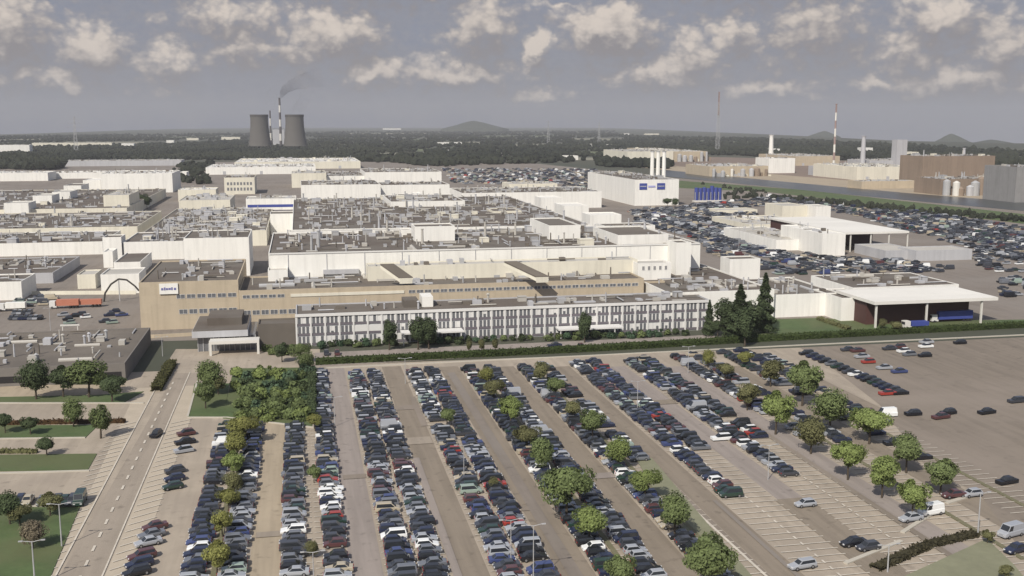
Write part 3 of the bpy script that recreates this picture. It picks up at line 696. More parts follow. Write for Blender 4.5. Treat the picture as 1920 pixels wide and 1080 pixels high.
# covered conveyor bridges running down onto the brick wing
for (xa, xb, yt_, yb_, lab) in ((712, 748, 500, 527, 'dark sloping conveyor bridge roof left of centre on the white hall front'), (944, 1004, 495, 525, 'wide dark sloping conveyor bridge roof right of centre on the white hall front')):
    p0 = G(xa, yt_, 19.5); p1 = G(xb, yb_, 14.5); ww = 5
    rt = empty('conveyor_bridge', (p0.x, p0.y, 0)); tag(rt, lab, 'conveyor bridge', 'covered conveyor bridges')
    dx, dy = p1.x - p0.x, p1.y - p0.y
    s = MB(); s.quad((0, 0, 20.5), (dx, dy, 15.8), (dx + ww, dy, 15.8), (ww, 0, 20.5)); s.quad((0, 0, 20.2), (ww, 0, 20.2), (dx + ww, dy, 15.5), (dx, dy, 15.5)); s.quad((dx, dy, 15.5), (dx + ww, dy, 15.5), (dx + ww, dy, 15.8), (dx, dy, 15.8)); s.build('roof', M_ROOF2, rt)
    s = MB(); s.quad((.2, 0, 18.9), (dx + .2, dy, 14.1), (dx + .2, dy, 15.5), (.2, 0, 20.2)); s.quad((ww - .2, 0, 18.9), (ww - .2, 0, 20.2), (dx + ww - .2, dy, 15.5), (dx + ww - .2, dy, 14.1)); s.quad((dx + .2, dy, 13.5), (dx + ww - .2, dy, 13.5), (dx + ww - .2, dy, 15.5), (dx + .2, dy, 15.5)); s.build('wall', M_CREAM, rt)

for lb_, n_, hh_ in (('lower brown plant in front of the huge brown works', 12, 1.15), ('white works among brown pipework beside the canal', 9, 1.2), ('tan roofed works with white gables right of the three chimneys', 6, 1.0), ('long tan industrial shed beside the canal', 7, .9)):
    r_, X0, Y0, X1, Y1, h = HB[lb_]; rq = random.Random(n_)
    for i in range(n_):
        x = (X1 - X0) * (i + rq.uniform(.2, .8)) / n_; rr = rq.uniform(1.8, 4.5); zt = h * rq.uniform(.4, hh_); y = -rr - rq.uniform(1, 12)
        s = MB(); s.tube((x, y, 0), (x, y, zt), rr, rr, 14); s.tube((x, y, zt), (x, y, zt + rr * .5), rr, rr * .2, 14); s.build('silo', rq.choice([M_METAL, M_PALE, M_BROWNW, M_GREYW]), r_)
        x2 = x + rq.uniform(4, 10); s = MB(); s.tube((x, y, zt * .9), (x2, -.5, zt * rq.uniform(.3, .8)), .7, .7, 6); s.box(x2 - 2, -6, 0, x2 + 2, -1.5, zt * rq.uniform(.2, .6)); s.build('conveyor', rq.choice([M_METAL, M_BROWNW, M_CREAM]), r_)
# --- sign building (white, two blue panels)
root, X0, Y0, X1, Y1, h = hall('sign_building', 'tall white building with two blue sign panels and long left side', 'factory hall', 1190, 1272, 386, 0, 337, 330, M_WHITE, M_ROOF2, 3, (0, 4), depth=150)
W = X1 - X0
for i, (a, c) in enumerate(((.10, .27), (.50, .68))):
    s = MB(); s.box(W * a, -.4, h * .62, W * c, -.05, h * .86); p = s.build('sign_panel', M_BLUE, root)
    s = MB(); s.box(W * a + .6, -.48, h * .73, W * c - .6, -.403, h * .76); s.build('sign_mark', M_GREYW, p)
s = MB(); s.box(W * .30, -.3, h * .70, W * .46, -.05, h * .77); s.build('sign_lettering', mat('faded_blue', (.35, .36, .6), var=.1), root)
for i, px in enumerate((1222, 1233, 1244)):
    b0 = G(px, 352, 0); zt = ZAT(0, 285, b0.x, b0.y); rt = empty('chimney', (b0.x, b0.y, 0))
    tag(rt, ('thin white chimney behind the sign building, ' + ('leftmost', 'middle', 'rightmost')[i] + ' of three'), 'chimney', 'three chimneys behind the sign building')
    s = MB(); s.tube((0, 0, 0), (0, 0, zt), 2.4, 2.0, 14); s.build('shaft', M_WHITE, rt)
    s = MB(); s.tube((0, 0, zt), (0, 0, zt + .8), 2.3, 2.3, 14); s.build('rim', M_METAL, rt)
# blue paint-shop plant
a = G(1303, 379); X0, Y0 = a.x, a.y; X1 = XAT(1354, Y0, 0); zt = ZAT(0, 348, X0, Y0)
rt = empty('blue_plant', a); tag(rt, 'block of blue silos and racks right of the sign building', 'silo plant')
W = X1 - X0; nn = 7
for i in range(nn):
    s = MB(); r0 = W / nn / 2; s.tube(((i + .5) * W / nn, r0, 1.5), ((i + .5) * W / nn, r0, zt * random.uniform(.82, 1.0)), r0 * .93, r0 * .93, 14); s.build('silo', M_BLUE, rt)
s = MB()
for i in range(nn + 1): s.box(i * W / nn - .25, -.6, 0, i * W / nn + .25, -.1, zt * .6)
s.build('rack', M_METAL, rt)
s = MB(); s.box(-1, -1, 0, W + 1, 2 * r0 + 1, 1.5); s.build('base', M_PALE, rt)

# --- loading canopies (roof on posts over a dark bay)
def canopy(label, px0, px1, yfront, z, yback, posts, inner, rm=M_WROOF):
    a = G(px0, yfront, z); X0, Y0 = a.x, a.y; X1 = XAT(px1, Y0, z); Y1 = G(px0, yback, z).y
    rt = empty('loading_canopy', (X0, Y0, 0)); tag(rt, label, 'canopy'); W, D = X1 - X0, Y1 - Y0
    s = MB(); s.box(0, 0, z - 1.1, W, D, z); s.build('roof', rm, rt)
    for px in posts:
        x = XAT(px, Y0, z / 2) - X0; s = MB(); s.box(x - .3, .6, 0, x + .3, 1.2, z - 1.1); s.build('post', M_PALE, rt)
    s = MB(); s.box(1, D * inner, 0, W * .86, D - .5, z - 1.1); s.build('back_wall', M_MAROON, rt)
    FOOT.append((X0, Y0, X1, Y1, z)); return rt, X0, Y0, X1, Y1
canopy('big white canopy roof over a dark loading bay on the right', 1640, 1872, 566, 9.5, 541, (1645, 1740, 1843), .25)
hall('loading_office', 'white corner block with doorway at the left end of the big canopy', 'factory hall', 1576, 1638, 603, 0, 559, 540, M_WHITE, M_ROOF, 0)
hall('factory_hall', 'dark flat roof hall behind the big white canopy', 'factory hall', 1599, 1798, 541, 9.3, 539.6, 514, M_WHITE, M_ROOF, 6, (0, 1, 5), par=.25)
canopy('smaller white canopy with open dark bays at the storage lot', 1584, 1705, 436, 11, 405, (1596, 1634, 1668, 1703), .3)

# ------------------------------------------------------------------ far landmarks
def cooling(px, pbase, ptop, wpx, label):
    b0 = G(px, pbase); Yd = b0.y; ppm = (P(b0.x + 50, Yd)[0] - P(b0.x, Yd)[0]) / 50
    r = wpx / 2 / ppm; zt = ZAT(0, ptop, b0.x, Yd)
    rt = empty('cooling_tower', b0); tag(rt, label, 'cooling tower', 'pair of cooling towers')
    prof = [(r * (.88 + .30 * ((1 - t) ** 2) * (1 if t < .75 else 1) + .10 * max(0, t - .75) ** 1 * .8), 8 + (zt - 8) * t) for t in [i / 14 for i in range(15)]]
    s = MB(); s.lathe(prof + [(prof[-1][0] - 1.2, zt), (prof[-1][0] - 1.5, zt - 20)], 48); s.build('shell', M_STONE, rt, smooth=True)
    s = MB(); s.lathe([(prof[-1][0] + .4, zt - 6), (prof[-1][0] + .8, zt - 5.6), (prof[-1][0] + .8, zt + .3), (prof[-1][0] - .8, zt + .3)], 48); s.build('rim', mat('dark_rim', (.07, .065, .06)), rt)
    for i in range(20):
        t = 2 * math.pi * i / 20; s = MB(); rr = prof[0][0]
        s.tube((rr * 1.03 * math.cos(t), rr * 1.03 * math.sin(t), 0), (rr * math.cos(t + .15), rr * math.sin(t + .15), 8.3), .7, .7, 6); s.build('support_column', M_STONE, rt)
    return rt
cooling(488, 279, 215, 37, 'grey concrete cooling tower, left one of the pair on the horizon')
cooling(554, 279, 215, 38, 'grey concrete cooling tower, right one of the pair on the horizon')
def stack(px, pb, pt, wpx, label, mats, bands=1, group=None, name='chimney'):
    b0 = G(px, pb); ppm = (P(b0.x + 50, b0.y)[0] - P(b0.x, b0.y)[0]) / 50; r = wpx / 2 / ppm; zt = ZAT(0, pt, b0.x, b0.y)
    rt = empty(name, b0); tag(rt, label, 'chimney' if name == 'chimney' else 'mast', group)
    for i in range(bands):
        z0_, z1_ = zt * i / bands, zt * (i + 1) / bands; ra = r * (1.25 - .4 * i / bands); rb = r * (1.25 - .4 * (i + 1) / bands)
        s = MB(); s.tube((0, 0, z0_), (0, 0, z1_), ra, rb, 16, cap=(i == bands - 1)); s.build('shaft_section' if bands > 1 else 'shaft', mats[i % len(mats)], rt)
    s = MB(); s.tube((0, 0, zt), (0, 0, zt + 1), r * 1.1, r * 1.1, 16); s.build('rim', mats[0], rt); return rt
DK = mat('dark_band', (.09, .08, .08))
stack(527, 277, 184, 4.2, 'tall banded power station chimney between the cooling towers', [DK, M_PALE], 7)
stack(508.5, 277, 208, 3.2, 'shorter power station chimney right of the left cooling tower', [DK, M_PALE], 5)
hall('power_station', 'pale boiler house between the two cooling towers', 'power station', 512, 534, 274, 0, 243, 241, M_GREYW, M_ROOF2, 0, depth=40)
stack(1562, 330, 196, 3.2, 'tall pale and dark banded mast across the canal', [mat('faded_red', (.26, .19, .175)), M_PALE], 9, name='mast')
stack(1445, 300, 254, 7.5, 'thick white tower above the white works block', [M_WHITE], 1)
stack(1617, 312, 256, 7.5, 'pale chimney right of the banded mast', [M_GREYW], 1)
stack(1804, 340, 279, 5.0, 'thin grey chimney on the huge brown works', [M_GREYW], 1)
hall('winding_tower', 'tall grey industrial tower with open top platform', 'tower', 1680, 1699, 312, 0, 262, 260, M_GREYW, M_ROOF2, 0, depth=16)
def lattice(px, pb, pt, label, arms=3, top=None, wid=.055, name='electricity_pylon', cat='pylon', rad=.35):
    b0 = G(px, pb); zt = ZAT(0, pt, b0.x, b0.y); rt = empty(name, b0); tag(rt, label, cat)
    s = MB(); w_ = zt * wid; lv = 9
    for sx in (-1, 1):
        for sy in (-1, 1): s.tube((sx * w_, sy * w_, 0), (sx * .6, sy * .6, zt), rad, rad * .7, 4)
    for i in range(lv):
        za, zb2 = zt * i / lv, zt * (i + 1) / lv; wa = w_ + (.6 - w_) * i / lv; wb = w_ + (.6 - w_) * (i + 1) / lv
        for sy in (-1, 1):
            s.tube((-wa, sy * wa, za), (wb, sy * wb, zb2), rad * .6, rad * .6, 4); s.tube((wa, sy * wa, za), (-wb, sy * wb, zb2), rad * .6, rad * .6, 4)
            s.tube((sy * wa, -wa, za), (sy * wb, wb, zb2), rad * .6, rad * .6, 4)
    s.build('lattice_frame', M_METAL, rt)
    for i in range(arms):
        s = MB(); za = zt * (.68 + .12 * i); L = zt * (.22 - .04 * i); s.tube((-L, 0, za), (L, 0, za), rad * .8, rad * .8, 4)
        s.tube((-L, 0, za), (0, 0, za + zt * .04), rad * .5, rad * .5, 4); s.tube((L, 0, za), (0, 0, za + zt * .04), rad * .5, rad * .5, 4); s.build('cross_arm', M_METAL, rt)
    if top: s = MB(); s.box(-1.4, -1.4, zt * .62, 1.4, 1.4, zt); s.build('antenna_section', top, rt)
    return rt
lattice(143, 285, 218, 'faint electricity pylon on the left horizon')
lattice(1028, 268, 226, 'small electricity pylon right of the spoil heap')
lattice(1123, 268, 228, 'small electricity pylon on the horizon further right')
lattice(1345, 288, 172, 'tall lattice transmission mast with red and white top', arms=0, top=mat('faded_red', (.26, .19, .175)), wid=.03, name='transmission_mast', cat='mast')
# spoil heaps and low hills on the horizon
def heap(px, yb, ytop, wpx, name='hill', dist=9000):
    a = math.atan((px - CX) / F) + YAW; D_ = dist; ppm = F / (D_ * math.cos(a - YAW)); x, y = D_ * math.sin(a), D_ * math.cos(a)
    zb_ = min(-5, terrain_z(D_, a)) - 10; zt = ZAT(px, ytop, x, y); zbb = ZAT(px, yb, x, y); r = wpx / 2 / ppm
    b = MB(); n_ = 40; lv = 9; rr_ = random.Random(int(px))
    nz_ = [1 + .10 * math.sin(3 * 2 * math.pi * i / n_ + px) + .07 * math.sin(5 * 2 * math.pi * i / n_) for i in range(n_)]
    for l in range(lv + 1):
        t = l / lv; hh = zbb + (zt - zbb) * (1 - (1 - t) ** 1.3); rad = r * (1 - t ** .85) * 1.02 + r * .03
        for i in range(n_):
            th = 2 * math.pi * i / n_; b.v.append((x + rad * nz_[i] * math.cos(th), y + rad * nz_[i] * math.sin(th), hh + rr_.uniform(-.03, .03) * (zt - zbb)))
    for i in range(n_): b.v.append((b.v[i][0], b.v[i][1], zb_ - 60))
    for l in range(lv):
        for i in range(n_): j = (i + 1) % n_; b.f.append((l * n_ + i, l * n_ + j, (l + 1) * n_ + j, (l + 1) * n_ + i)); b.mi.append(0)
    b.f.append(tuple(lv * n_ + i for i in range(n_))); b.mi.append(0)
    o = (lv + 1) * n_
    for i in range(n_): j = (i + 1) % n_; b.f.append((o + i, o + j, j, i)); b.mi.append(0)
    b.build(name, M_HILL, smooth=True)['kind'] = 'structure'
heap(888, 242, 227, 118); heap(1775, 267, 251, 62, dist=7000); heap(1540, 257, 246, 60, dist=8000); heap(1850, 270, 262, 90, dist=6500)

# small white buildings scattered in the far woods
for i, (a, c, yb, yt, lb) in enumerate([(-10, 56, 288, 272, 'bright white factory at the left edge of the far wood'), (60, 210, 275, 268, 'long thin pale greenhouse row in the far distance on the left'),
    (228, 251, 276, 269, 'white house block left of the dark wood'), (312, 326, 268, 263, 'tiny white building above the dark wood'), (415, 450, 262, 257, 'pale estate left of the cooling towers'),
    (718, 752, 243.5, 240.5, 'white building on the skyline right of the cooling towers'), (822, 866, 272, 267, 'pale shed in the woods below the spoil heap'), (832, 856, 287, 282, 'low grey shed below the spoil heap'),
    (940, 952, 292, 287, 'small white house at the edge of the storage lot'), (1165, 1180, 253, 250, 'white speck building on the horizon right of centre'), (1210, 1236, 253, 250.5, 'long white building near the horizon right'),
    (1100, 1112, 275, 270, 'white house in the wood left of the chimneys'), (1142, 1152, 275, 271, 'second small house in the wood left of the chimneys'), (1700, 1722, 298, 285, 'pale block behind the grey industrial tower'),
    (1620, 1636, 290, 277, 'pale block at the foot of the pale chimney'), (1450, 1462, 290, 279, 'white block at the foot of the thick white tower'), (350, 372, 263, 259, 'pale roofs above the dark wood'),
    (1060, 1084, 300, 292, 'grey low house near the storage lot road')]):
    hall('distant_building', lb, 'building', a, c, yb, 0, yt, yt - .6, M_WHITE if i % 3 != 1 else M_CREAM, M_LROOF, depth=30)

# ------------------------------------------------------------------ trees
def crown_mesh(name, seed, rx, rz, cz, n=1500, lobes=16, leaf=.5, conic=False):
    rg = np.random.RandomState(seed); P_ = []
    if conic:
        z = rg.power(1.3, n) ; z = 1 - z; ang = rg.rand(n) * 2 * np.pi
        tier = .8 + .25 * np.sin(z * 34 + ang * 2)
        rr = rx * (1 - z) ** .8 * tier * np.sqrt(.35 + .65 * rg.rand(n))
        c = np.stack([rr * np.cos(ang), rr * np.sin(ang), cz - rz + z * 2 * rz], 1)
    else:
        L = rg.normal(size=(lobes, 3)); L /= np.linalg.norm(L, axis=1)[:, None]; L *= (.30 + .45 * rg.rand(lobes))[:, None]
        lr = .22 + .28 * rg.rand(lobes); idx = rg.randint(0, lobes, n)
        d = rg.normal(size=(n, 3)); d /= np.linalg.norm(d, axis=1)[:, None]
        c = L[idx] + d * (lr[idx] * (.65 + .45 * rg.rand(n)))[:, None]
        c = c * np.array([rx, rx, rz]) + np.array([0, 0, cz])
    od = (c - np.array([0, 0, cz - (rz if conic else 0) * .6])); od /= np.linalg.norm(od, axis=1)[:, None]; od = od + rg.normal(size=(n, 3)) * .38 + np.array([0, 0, .25]); od /= np.linalg.norm(od, axis=1)[:, None]
    u = np.cross(od, rg.normal(size=(n, 3))); u /= np.linalg.norm(u, axis=1)[:, None]
    v = np.cross(od, u); v /= np.linalg.norm(v, axis=1)[:, None]
    s = (leaf * (.6 + .8 * rg.rand(n)))[:, None]; t = (leaf * (.4 + .5 * rg.rand(n)))[:, None]
    V = np.concatenate([c - u * s * .7, c + v * t * .6, c + u * s * .7, c - v * t * .6], 0).reshape(4, n, 3).transpose(1, 0, 2).reshape(-1, 3)
    me = bpy.data.meshes.new(name); me.from_pydata(V.tolist(), [], [tuple(range(4 * i, 4 * i + 4)) for i in range(n)]); me.materials.append(M_LEAF)
    return me
def trunk_mesh(name, seed, hgt, r=.2, limbs=6, spread=1.6):
    b = MB(); rg = random.Random(seed)
    b.tube((0, 0, 0), (.1, .05, hgt * .45), r, r * .7, 8); b.tube((.1, .05, hgt * .45), (0, 0, hgt * .85), r * .7, r * .2, 7)
    for i in range(limbs):
        a = 2 * math.pi * i / limbs + rg.random(); z0 = hgt * rg.uniform(.32, .6)
        b.tube((.08, .04, z0), (spread * math.cos(a), spread * math.sin(a), z0 + hgt * rg.uniform(.15, .3)), r * .4, r * .1, 5)
    return b.mesh(name, M_BARK)
TYPES = {}
for i in range(4): TYPES['round%d' % i] = (crown_mesh('crown', 10 + i, 3.1 + .15 * i, 2.5 + .2 * (i % 2), 4.4, 6000, 15 + 5 * i, .33), trunk_mesh('trunk', i, 6.3), 3.1)
for i in range(2): TYPES['tall%d' % i] = (crown_mesh('crown', 20 + i, 2.6, 4.2, 5.2, 5000, 22, .36), trunk_mesh('trunk', 5 + i, 9, .25), 2.6)
for i in range(2): TYPES['cone%d' % i] = (crown_mesh('crown', 30 + i, 2.6, 5.2, 5.7, 5000, 10, .38, True), trunk_mesh('trunk', 8 + i, 9.5, .25, 4, .8), 2.6)
for i in range(3): TYPES['shrub%d' % i] = (crown_mesh('foliage', 40 + i, 1.5, 1.0, .85, 800, 10, .32), trunk_mesh('stem', 12 + i, 1.3, .07, 5, .6), 1.5)
NC = {}
def tree(typ, x, y, scale, color, label, group=None, name='tree', cat='tree'):
    v = sorted(k2 for k2 in TYPES if k2.startswith(typ)); q = v[NC.get(typ, 0) % len(v)]; NC[typ] = NC.get(typ, 0) + 1
    cr, tr, _ = TYPES[q]
    rt = empty(name, (x, y, .05), random.uniform(0, 6.28)); rt.scale = (scale * random.uniform(.86, 1.14), scale * random.uniform(.86, 1.14), scale * random.uniform(.88, 1.1)); tag(rt, label, cat, group)
    sh = name == 'shrub'
    c = bpy.data.objects.new('foliage' if sh else 'crown', cr); COL.objects.link(c); c.parent = rt; j = random.uniform(.85, 1.15); c.color = (color[0] * j, color[1] * j, color[2] * j, 1)
    t = bpy.data.objects.new('stem' if sh else 'trunk', tr); COL.objects.link(t); t.parent = rt
    return rt
GR = (.165, .205, .085); YG = (.26, .265, .09); DG = (.085, .112, .055); OL = (.18, .18, .085); BR = (.20, .17, .12); BG = (.22, .27, .095)
def tree_px(typ, px, py, rpx, color, label, **kw):
    zc = {'round': 4.4, 'tall': 5.2, 'cone': 5.7, 'shrub': .9}[typ]; rr = {'round': 3.1, 'tall': 2.6, 'cone': 2.6, 'shrub': 1.5}[typ]
    p = G(px, py, 3.5); sc_ = rpx / ((py - 232) / H) / rr; p = G(px, py, zc * sc_)
    return tree(typ, p.x, p.y, sc_, color, label, **kw)
STR = { # planted strip -> crowns (px, py, radius px, colour), listed from near to far
 'strip of the first double row': [(405, 1036, 30, YG), (416, 978, 22, YG), (428, 932, 20, YG), (438, 900, 18, OL), (436, 862, 24, BG), (444, 830, 24, YG), (455, 798, 24, YG)],
 'strip of the second double row': [(585, 1028, 14, OL), (588, 884, 16, GR), (590, 790, 13, YG)],
 'strip of the fourth double row': [(838, 776, 16, GR), (925, 905, 12, OL)],
 'strip of the fifth double row': [(1164, 1068, 32, GR), (1106, 972, 34, BG), (1062, 908, 47, GR), (1016, 848, 26, GR), (988, 812, 24, OL), (957, 764, 25, BG), (926, 722, 20, OL), (912, 700, 15, YG)],
 'strip of the sixth double row': [(1332, 1042, 54, GR), (1266, 962, 34, GR), (1210, 898, 28, BG), (1160, 846, 24, BG), (1112, 790, 27, GR), (1076, 762, 18, OL), (1042, 722, 18, GR), (1014, 694, 17, OL)],
 'strip of the ninth double row': [(1712, 930, 32, BG), (1656, 888, 32, BG), (1592, 854, 32, BG), (1522, 808, 30, OL), (1456, 766, 33, BG), (1402, 738, 22, OL), (1360, 690, 16, OL), (1328, 670, 14, YG)],
 'strip of the tenth double row': [(1766, 878, 34, GR), (1702, 838, 34, GR), (1632, 786, 32, BG), (1558, 756, 34, GR), (1506, 710, 34, GR), (1446, 690, 24, OL), (1396, 666, 15, YG)]}
for sname, lst in STR.items():
    for i, (px, py, r_, c_) in enumerate(lst):
        tree_px('round', px, py, r_, c_, f'{"yellow-green" if c_ is YG else "olive" if c_ is OL else "bright green" if c_ is BG else "leafy green"} tree, {nth(i)} from near end, {sname}',
                group='trees in the planted strips of the car park')
for px, py, r_, c_, ty, lb in [
 (65, 708, 28, DG, 'round', 'dark green tree, leftmost in front of the low building'), (116, 704, 28, DG, 'round', 'dark green tree, second from left at the low building'),
 (164, 698, 32, GR, 'round', 'biggest tree in front of the low building'), (208, 716, 26, DG, 'round', 'dark low tree in the shade beside the low building corner'),
 (136, 770, 22, GR, 'round', 'green tree on the tan lane below the low building'), (56, 792, 17, DG, 'round', 'small dark tree on the upper grass verge, left'),
 (187, 786, 18, GR, 'tall', 'slim tree at the right end of the upper grass verge'), (86, 830, 18, DG, 'round', 'round dark tree between the two lower tan lanes'),
 (8, 788, 18, DG, 'round', 'small dark tree at the left edge of the upper verge'), (60, 996, 24, BR, 'round', 'brown leaved tree on the lower left lawn'),
 (92, 938, 22, OL, 'round', 'olive tree in front of the row of cars at lower left'), (16, 948, 26, DG, 'round', 'dark tree at the left edge beside the row of cars'),
 (35, 960, 20, OL, 'round', 'wide low olive tree at the top of the lower left lawn'), 
 (392, 700, 27, GR, 'round', 'broad green tree beside the forecourt'), (384, 735, 22, GR, 'round', 'green tree over the small bright lawn'), (408, 718, 16, OL, 'round', 'small olive tree right of the forecourt tree'),
 (562, 652, 20, GR, 'round', 'green tree at the left corner of the office block'), (574, 676, 17, GR, 'round', 'green tree where the hedge begins'), (528, 655, 17, DG, 'round', 'dark tree right of the entrance pavilion'),
 
 
 
 (1398, 606, 20, DG, 'tall', 'low dark tree at the foot of the tall conifers'), (1346, 612, 13, DG, 'round', 'small dark round tree at the office end'),
 (1252, 376, 8, DG, 'round', 'dark tree at the foot of the sign building'), (1266, 377, 8, DG, 'round', 'second dark tree right of the sign building foot'), 
 (262, 372, 11, DG, 'round', 'dark tree clump between the left halls'), (275, 378, 9, DG, 'round', 'smaller dark tree right of the left hall clump'),
 (880, 648, 7, OL, 'tall', 'small brown tree behind the hedge, left of three'), (903, 647, 7, OL, 'tall', 'small brown tree behind the hedge, middle of three'), (928, 646, 7, OL, 'tall', 'small brown tree behind the hedge, right of three'),
 (1680, 608, 12, OL, 'round', 'olive bush tree in front of the big canopy left'), (1655, 606, 8, OL, 'round', 'small olive tree at the canopy lawn'),
 (1852, 1004, 12, OL, 'round', 'small olive tree at the top of the corner bank'), (1885, 1068, 14, OL, 'round', 'brownish tree at the lower right corner')]:
    tree_px(ty, px, py, r_, c_, lb)
for px, pb, pt, ty, wx, lb in [(730, 657, 596, 'tall', 1.0, 'dark columnar tree alone in front of the office block left part'), (784, 656, 590, 'tall', 1.1, 'left one of the twin columnar trees at the office entrance'),
    (804, 655, 592, 'tall', 1.1, 'right one of the twin columnar trees at the office entrance'), (1096, 643, 580, 'tall', .9, 'dark columnar tree right of the office middle'), (1329, 630, 562, 'cone', .9, 'dark conifer at the right end of the office block'),
    (1386, 636, 533, 'cone', 1.35, 'big broad conifer right of the office block'), (1360, 630, 556, 'tall', 1.3, 'dark tree between the office end and the big conifer'), (1432, 624, 511, 'cone', 1.0, 'tallest dark conifer right of the office block'), (1410, 630, 560, 'tall', 1.3, 'dark tree between the big and the tallest conifer')]:
    p = G(px, pb); hh = ZAT(0, pt, p.x, p.y) if False else None
    lo2, hi2 = .3, 6.0
    top0 = {'tall': 9.6, 'cone': 10.9}[ty]
    for _ in range(30):
        mm = (lo2 + hi2) / 2
        if P(p.x, p.y, top0 * mm)[1] > pt: lo2 = mm
        else: hi2 = mm
    o = tree(ty, p.x, p.y, lo2, DG, lb); o.scale = (lo2 * wx, lo2 * wx, lo2)
# shrubs of the garden
gp = [(438, 694), (583, 692), (583, 792), (420, 780)]
cnt = 0; rg = random.Random(3)
rows_ = ['back', 'second', 'third', 'fourth', 'front']
for r_ in range(5):
    nn = 9
    for i in range(nn):
        py = 700 + r_ * 19 + rg.uniform(-5, 5); px = 446 + i * 16 + rg.uniform(-6, 6)
        if px > 576 or rg.random() < .12: continue
        c_ = rg.choice([DG, GR, GR, (.10, .15, .09), BG])
        cn = 'dark green' if c_ is DG else 'green' if c_ is GR else 'light green' if c_ is BG else 'blue-green'
        tree_px('shrub', px, py, rg.uniform(15, 22), c_, f'{cn} shrub, {nth(i)} from the left in the {rows_[r_]} row of the garden', name='shrub', cat='shrub', group='shrubs in the garden')
nn = 0
for px in range(604, 1300, 17):
    if 740 < px < 780 or 1000 < px < 1020: continue
    py = 645 - (px - 604) * .033 + rg.uniform(-1.5, 1.5)
    tree_px('shrub', px, py, rg.uniform(9, 14), rg.choice([DG, GR, (.08, .13, .075)]), f'green shrub at the foot of the office block, {nth(nn)} from the left', name='shrub', cat='shrub', group='shrubs along the office front'); nn += 1
for i, px in enumerate(list(range(498, 556, 12))):
    tree_px('shrub', px, 652 + (i % 2) * 7, 12, GR, f'green shrub right of the entrance pavilion, {nth(i)} from the left', name='shrub', cat='shrub', group='shrubs by the pavilion')

def hedge(pix, w_, h_, label, per=26, col=(.062, .085, .028), name='hedge'):
    V = []; Fc = []; rg = np.random.RandomState(len(label))
    b = MB()
    for p, q in zip(pix, pix[1:]):
        a, c = G(*p), G(*q); L = (c - a).length; d = (c - a) / L; n_ = Vector((-d.y, d.x, 0)); m = int(L * per)
        k3 = int(L / 3) + 1
        pr = None
        for i in range(k3 + 1):                        # clipped core, uneven
            o = a + d * (L * i / k3); hh = h_ * (.82 + .08 * rg.rand()); ww = w_ / 2 * (.84 + .1 * rg.rand())
            ring = [o - n_ * ww, o - n_ * ww + Vector((0, 0, hh)), o + n_ * ww + Vector((0, 0, hh)), o + n_ * ww]
            if pr:
                for t in range(3): b.quad(pr[t], ring[t], ring[t + 1], pr[t + 1])
            pr = ring
        for i in range(m):
            t = rg.rand() * L; side = rg.randint(3)
            if side == 0: o = -w_ / 2; zz = rg.rand() * h_
            elif side == 1: o = (rg.rand() - .5) * w_; zz = h_
            else: o = w_ / 2 * rg.choice([-1, 1]); zz = rg.rand() * h_
            ctr = a + d * t + n_ * (o + rg.randn() * .12) + Vector((0, 0, zz * .95 + rg.randn() * .1))
            u = Vector(rg.randn(3)).normalized() * .32; v = u.cross(Vector(rg.randn(3))).normalized() * .2
            b.quad(ctr - u, ctr + v, ctr + u, ctr - v)
    o = b.build(name, M_LEAF); o.color = col + (1,); tag(o, label, 'hedge'); return o
hedge([(592, 683), (838, 671), (1100, 658), (1480, 636), (1935, 612)], 3.4, 1.9, 'long clipped hedge between the office front and the car park', 22)
hedge([(586, 700), (585, 790)], 1.8, 2.4, 'tall dark hedge along the right side of the garden', 26, DG)
hedge([(292, 735), (322, 684)], 2.6, 1.8, 'short olive hedge beside the access road', 30, (.085, .085, .035))
hedge([(0, 850), (70, 850)], 1.0, 1.0, 'low brownish hedge on the lower grass strip', 20, OL)
hedge([(0, 797), (235, 793)], 1.2, 1.1, 'low reddish brown hedge along the tan lane', 16, (.10, .06, .03))
hedge([(1535, 600), (1592, 620)], 2.0, 1.3, 'short hedge crossing the lawn before the white hall', 20, OL)
hedge([(1640, 1070), (1740, 1025), (1830, 1004)], 1.8, .9, 'dark brown hedge on the edge of the corner bank', 26, (.075, .068, .04))

# boundary wall, gates and lamps
def low_wall(pix, h_, label, m, name='boundary_wall', cat='wall'):
    b = MB()
    for p, q in zip(pix, pix[1:]):
        a, c = G(*p), G(*q); d = (c - a).normalized(); n_ = Vector((-d.y, d.x, 0)) * .15; z_ = Vector((0, 0, h_))
        l4 = [a - n_, c - n_, c + n_, a + n_]; b.quad(*[v + z_ for v in l4])
        for i in range(4): b.quad(l4[i], l4[(i + 1) % 4], l4[(i + 1) % 4] + z_, l4[i] + z_)
    o = b.build(name, m); tag(o, label, cat); return o
low_wall([(-60, 638), (290, 634), (362, 630)], 1.2, 'low yellowish wall along the back of the left yard road', M_BRICK)
low_wall([(60, 553), (255, 552)], 1.6, 'cream wall behind the red lorries in the yard', M_CREAM)
def lamp(px, pb, pt, label, thick=.12, dbl=True):
    b0 = G(px, pb); zt = ZAT(0, pt, b0.x, b0.y); rt = empty('street_lamp', b0); tag(rt, label, 'street lamp', 'lamp posts')
    s = MB(); s.tube((0, 0, 0), (0, 0, zt), thick, thick * .6, 8); s.build('pole', M_METAL, rt)
    for sx in ((-1, 1) if dbl else (1,)):
        s = MB(); s.tube((0, 0, zt - .1), (sx * 1.4, 0, zt + .15), .06, .05, 6); s.build('arm', M_METAL, rt)
        s = MB(); s.box(sx * 1.6 - .32, -.13, zt + .05, sx * 1.6 + .32, .13, zt + .2); s.build('lamp_head', M_METAL, rt)
lamp(116, 1026, 945, 'pale lamp post on the lawn beside the access road', .13); lamp(66, 1100, 1015, 'pale lamp post at the bottom left corner', .15)
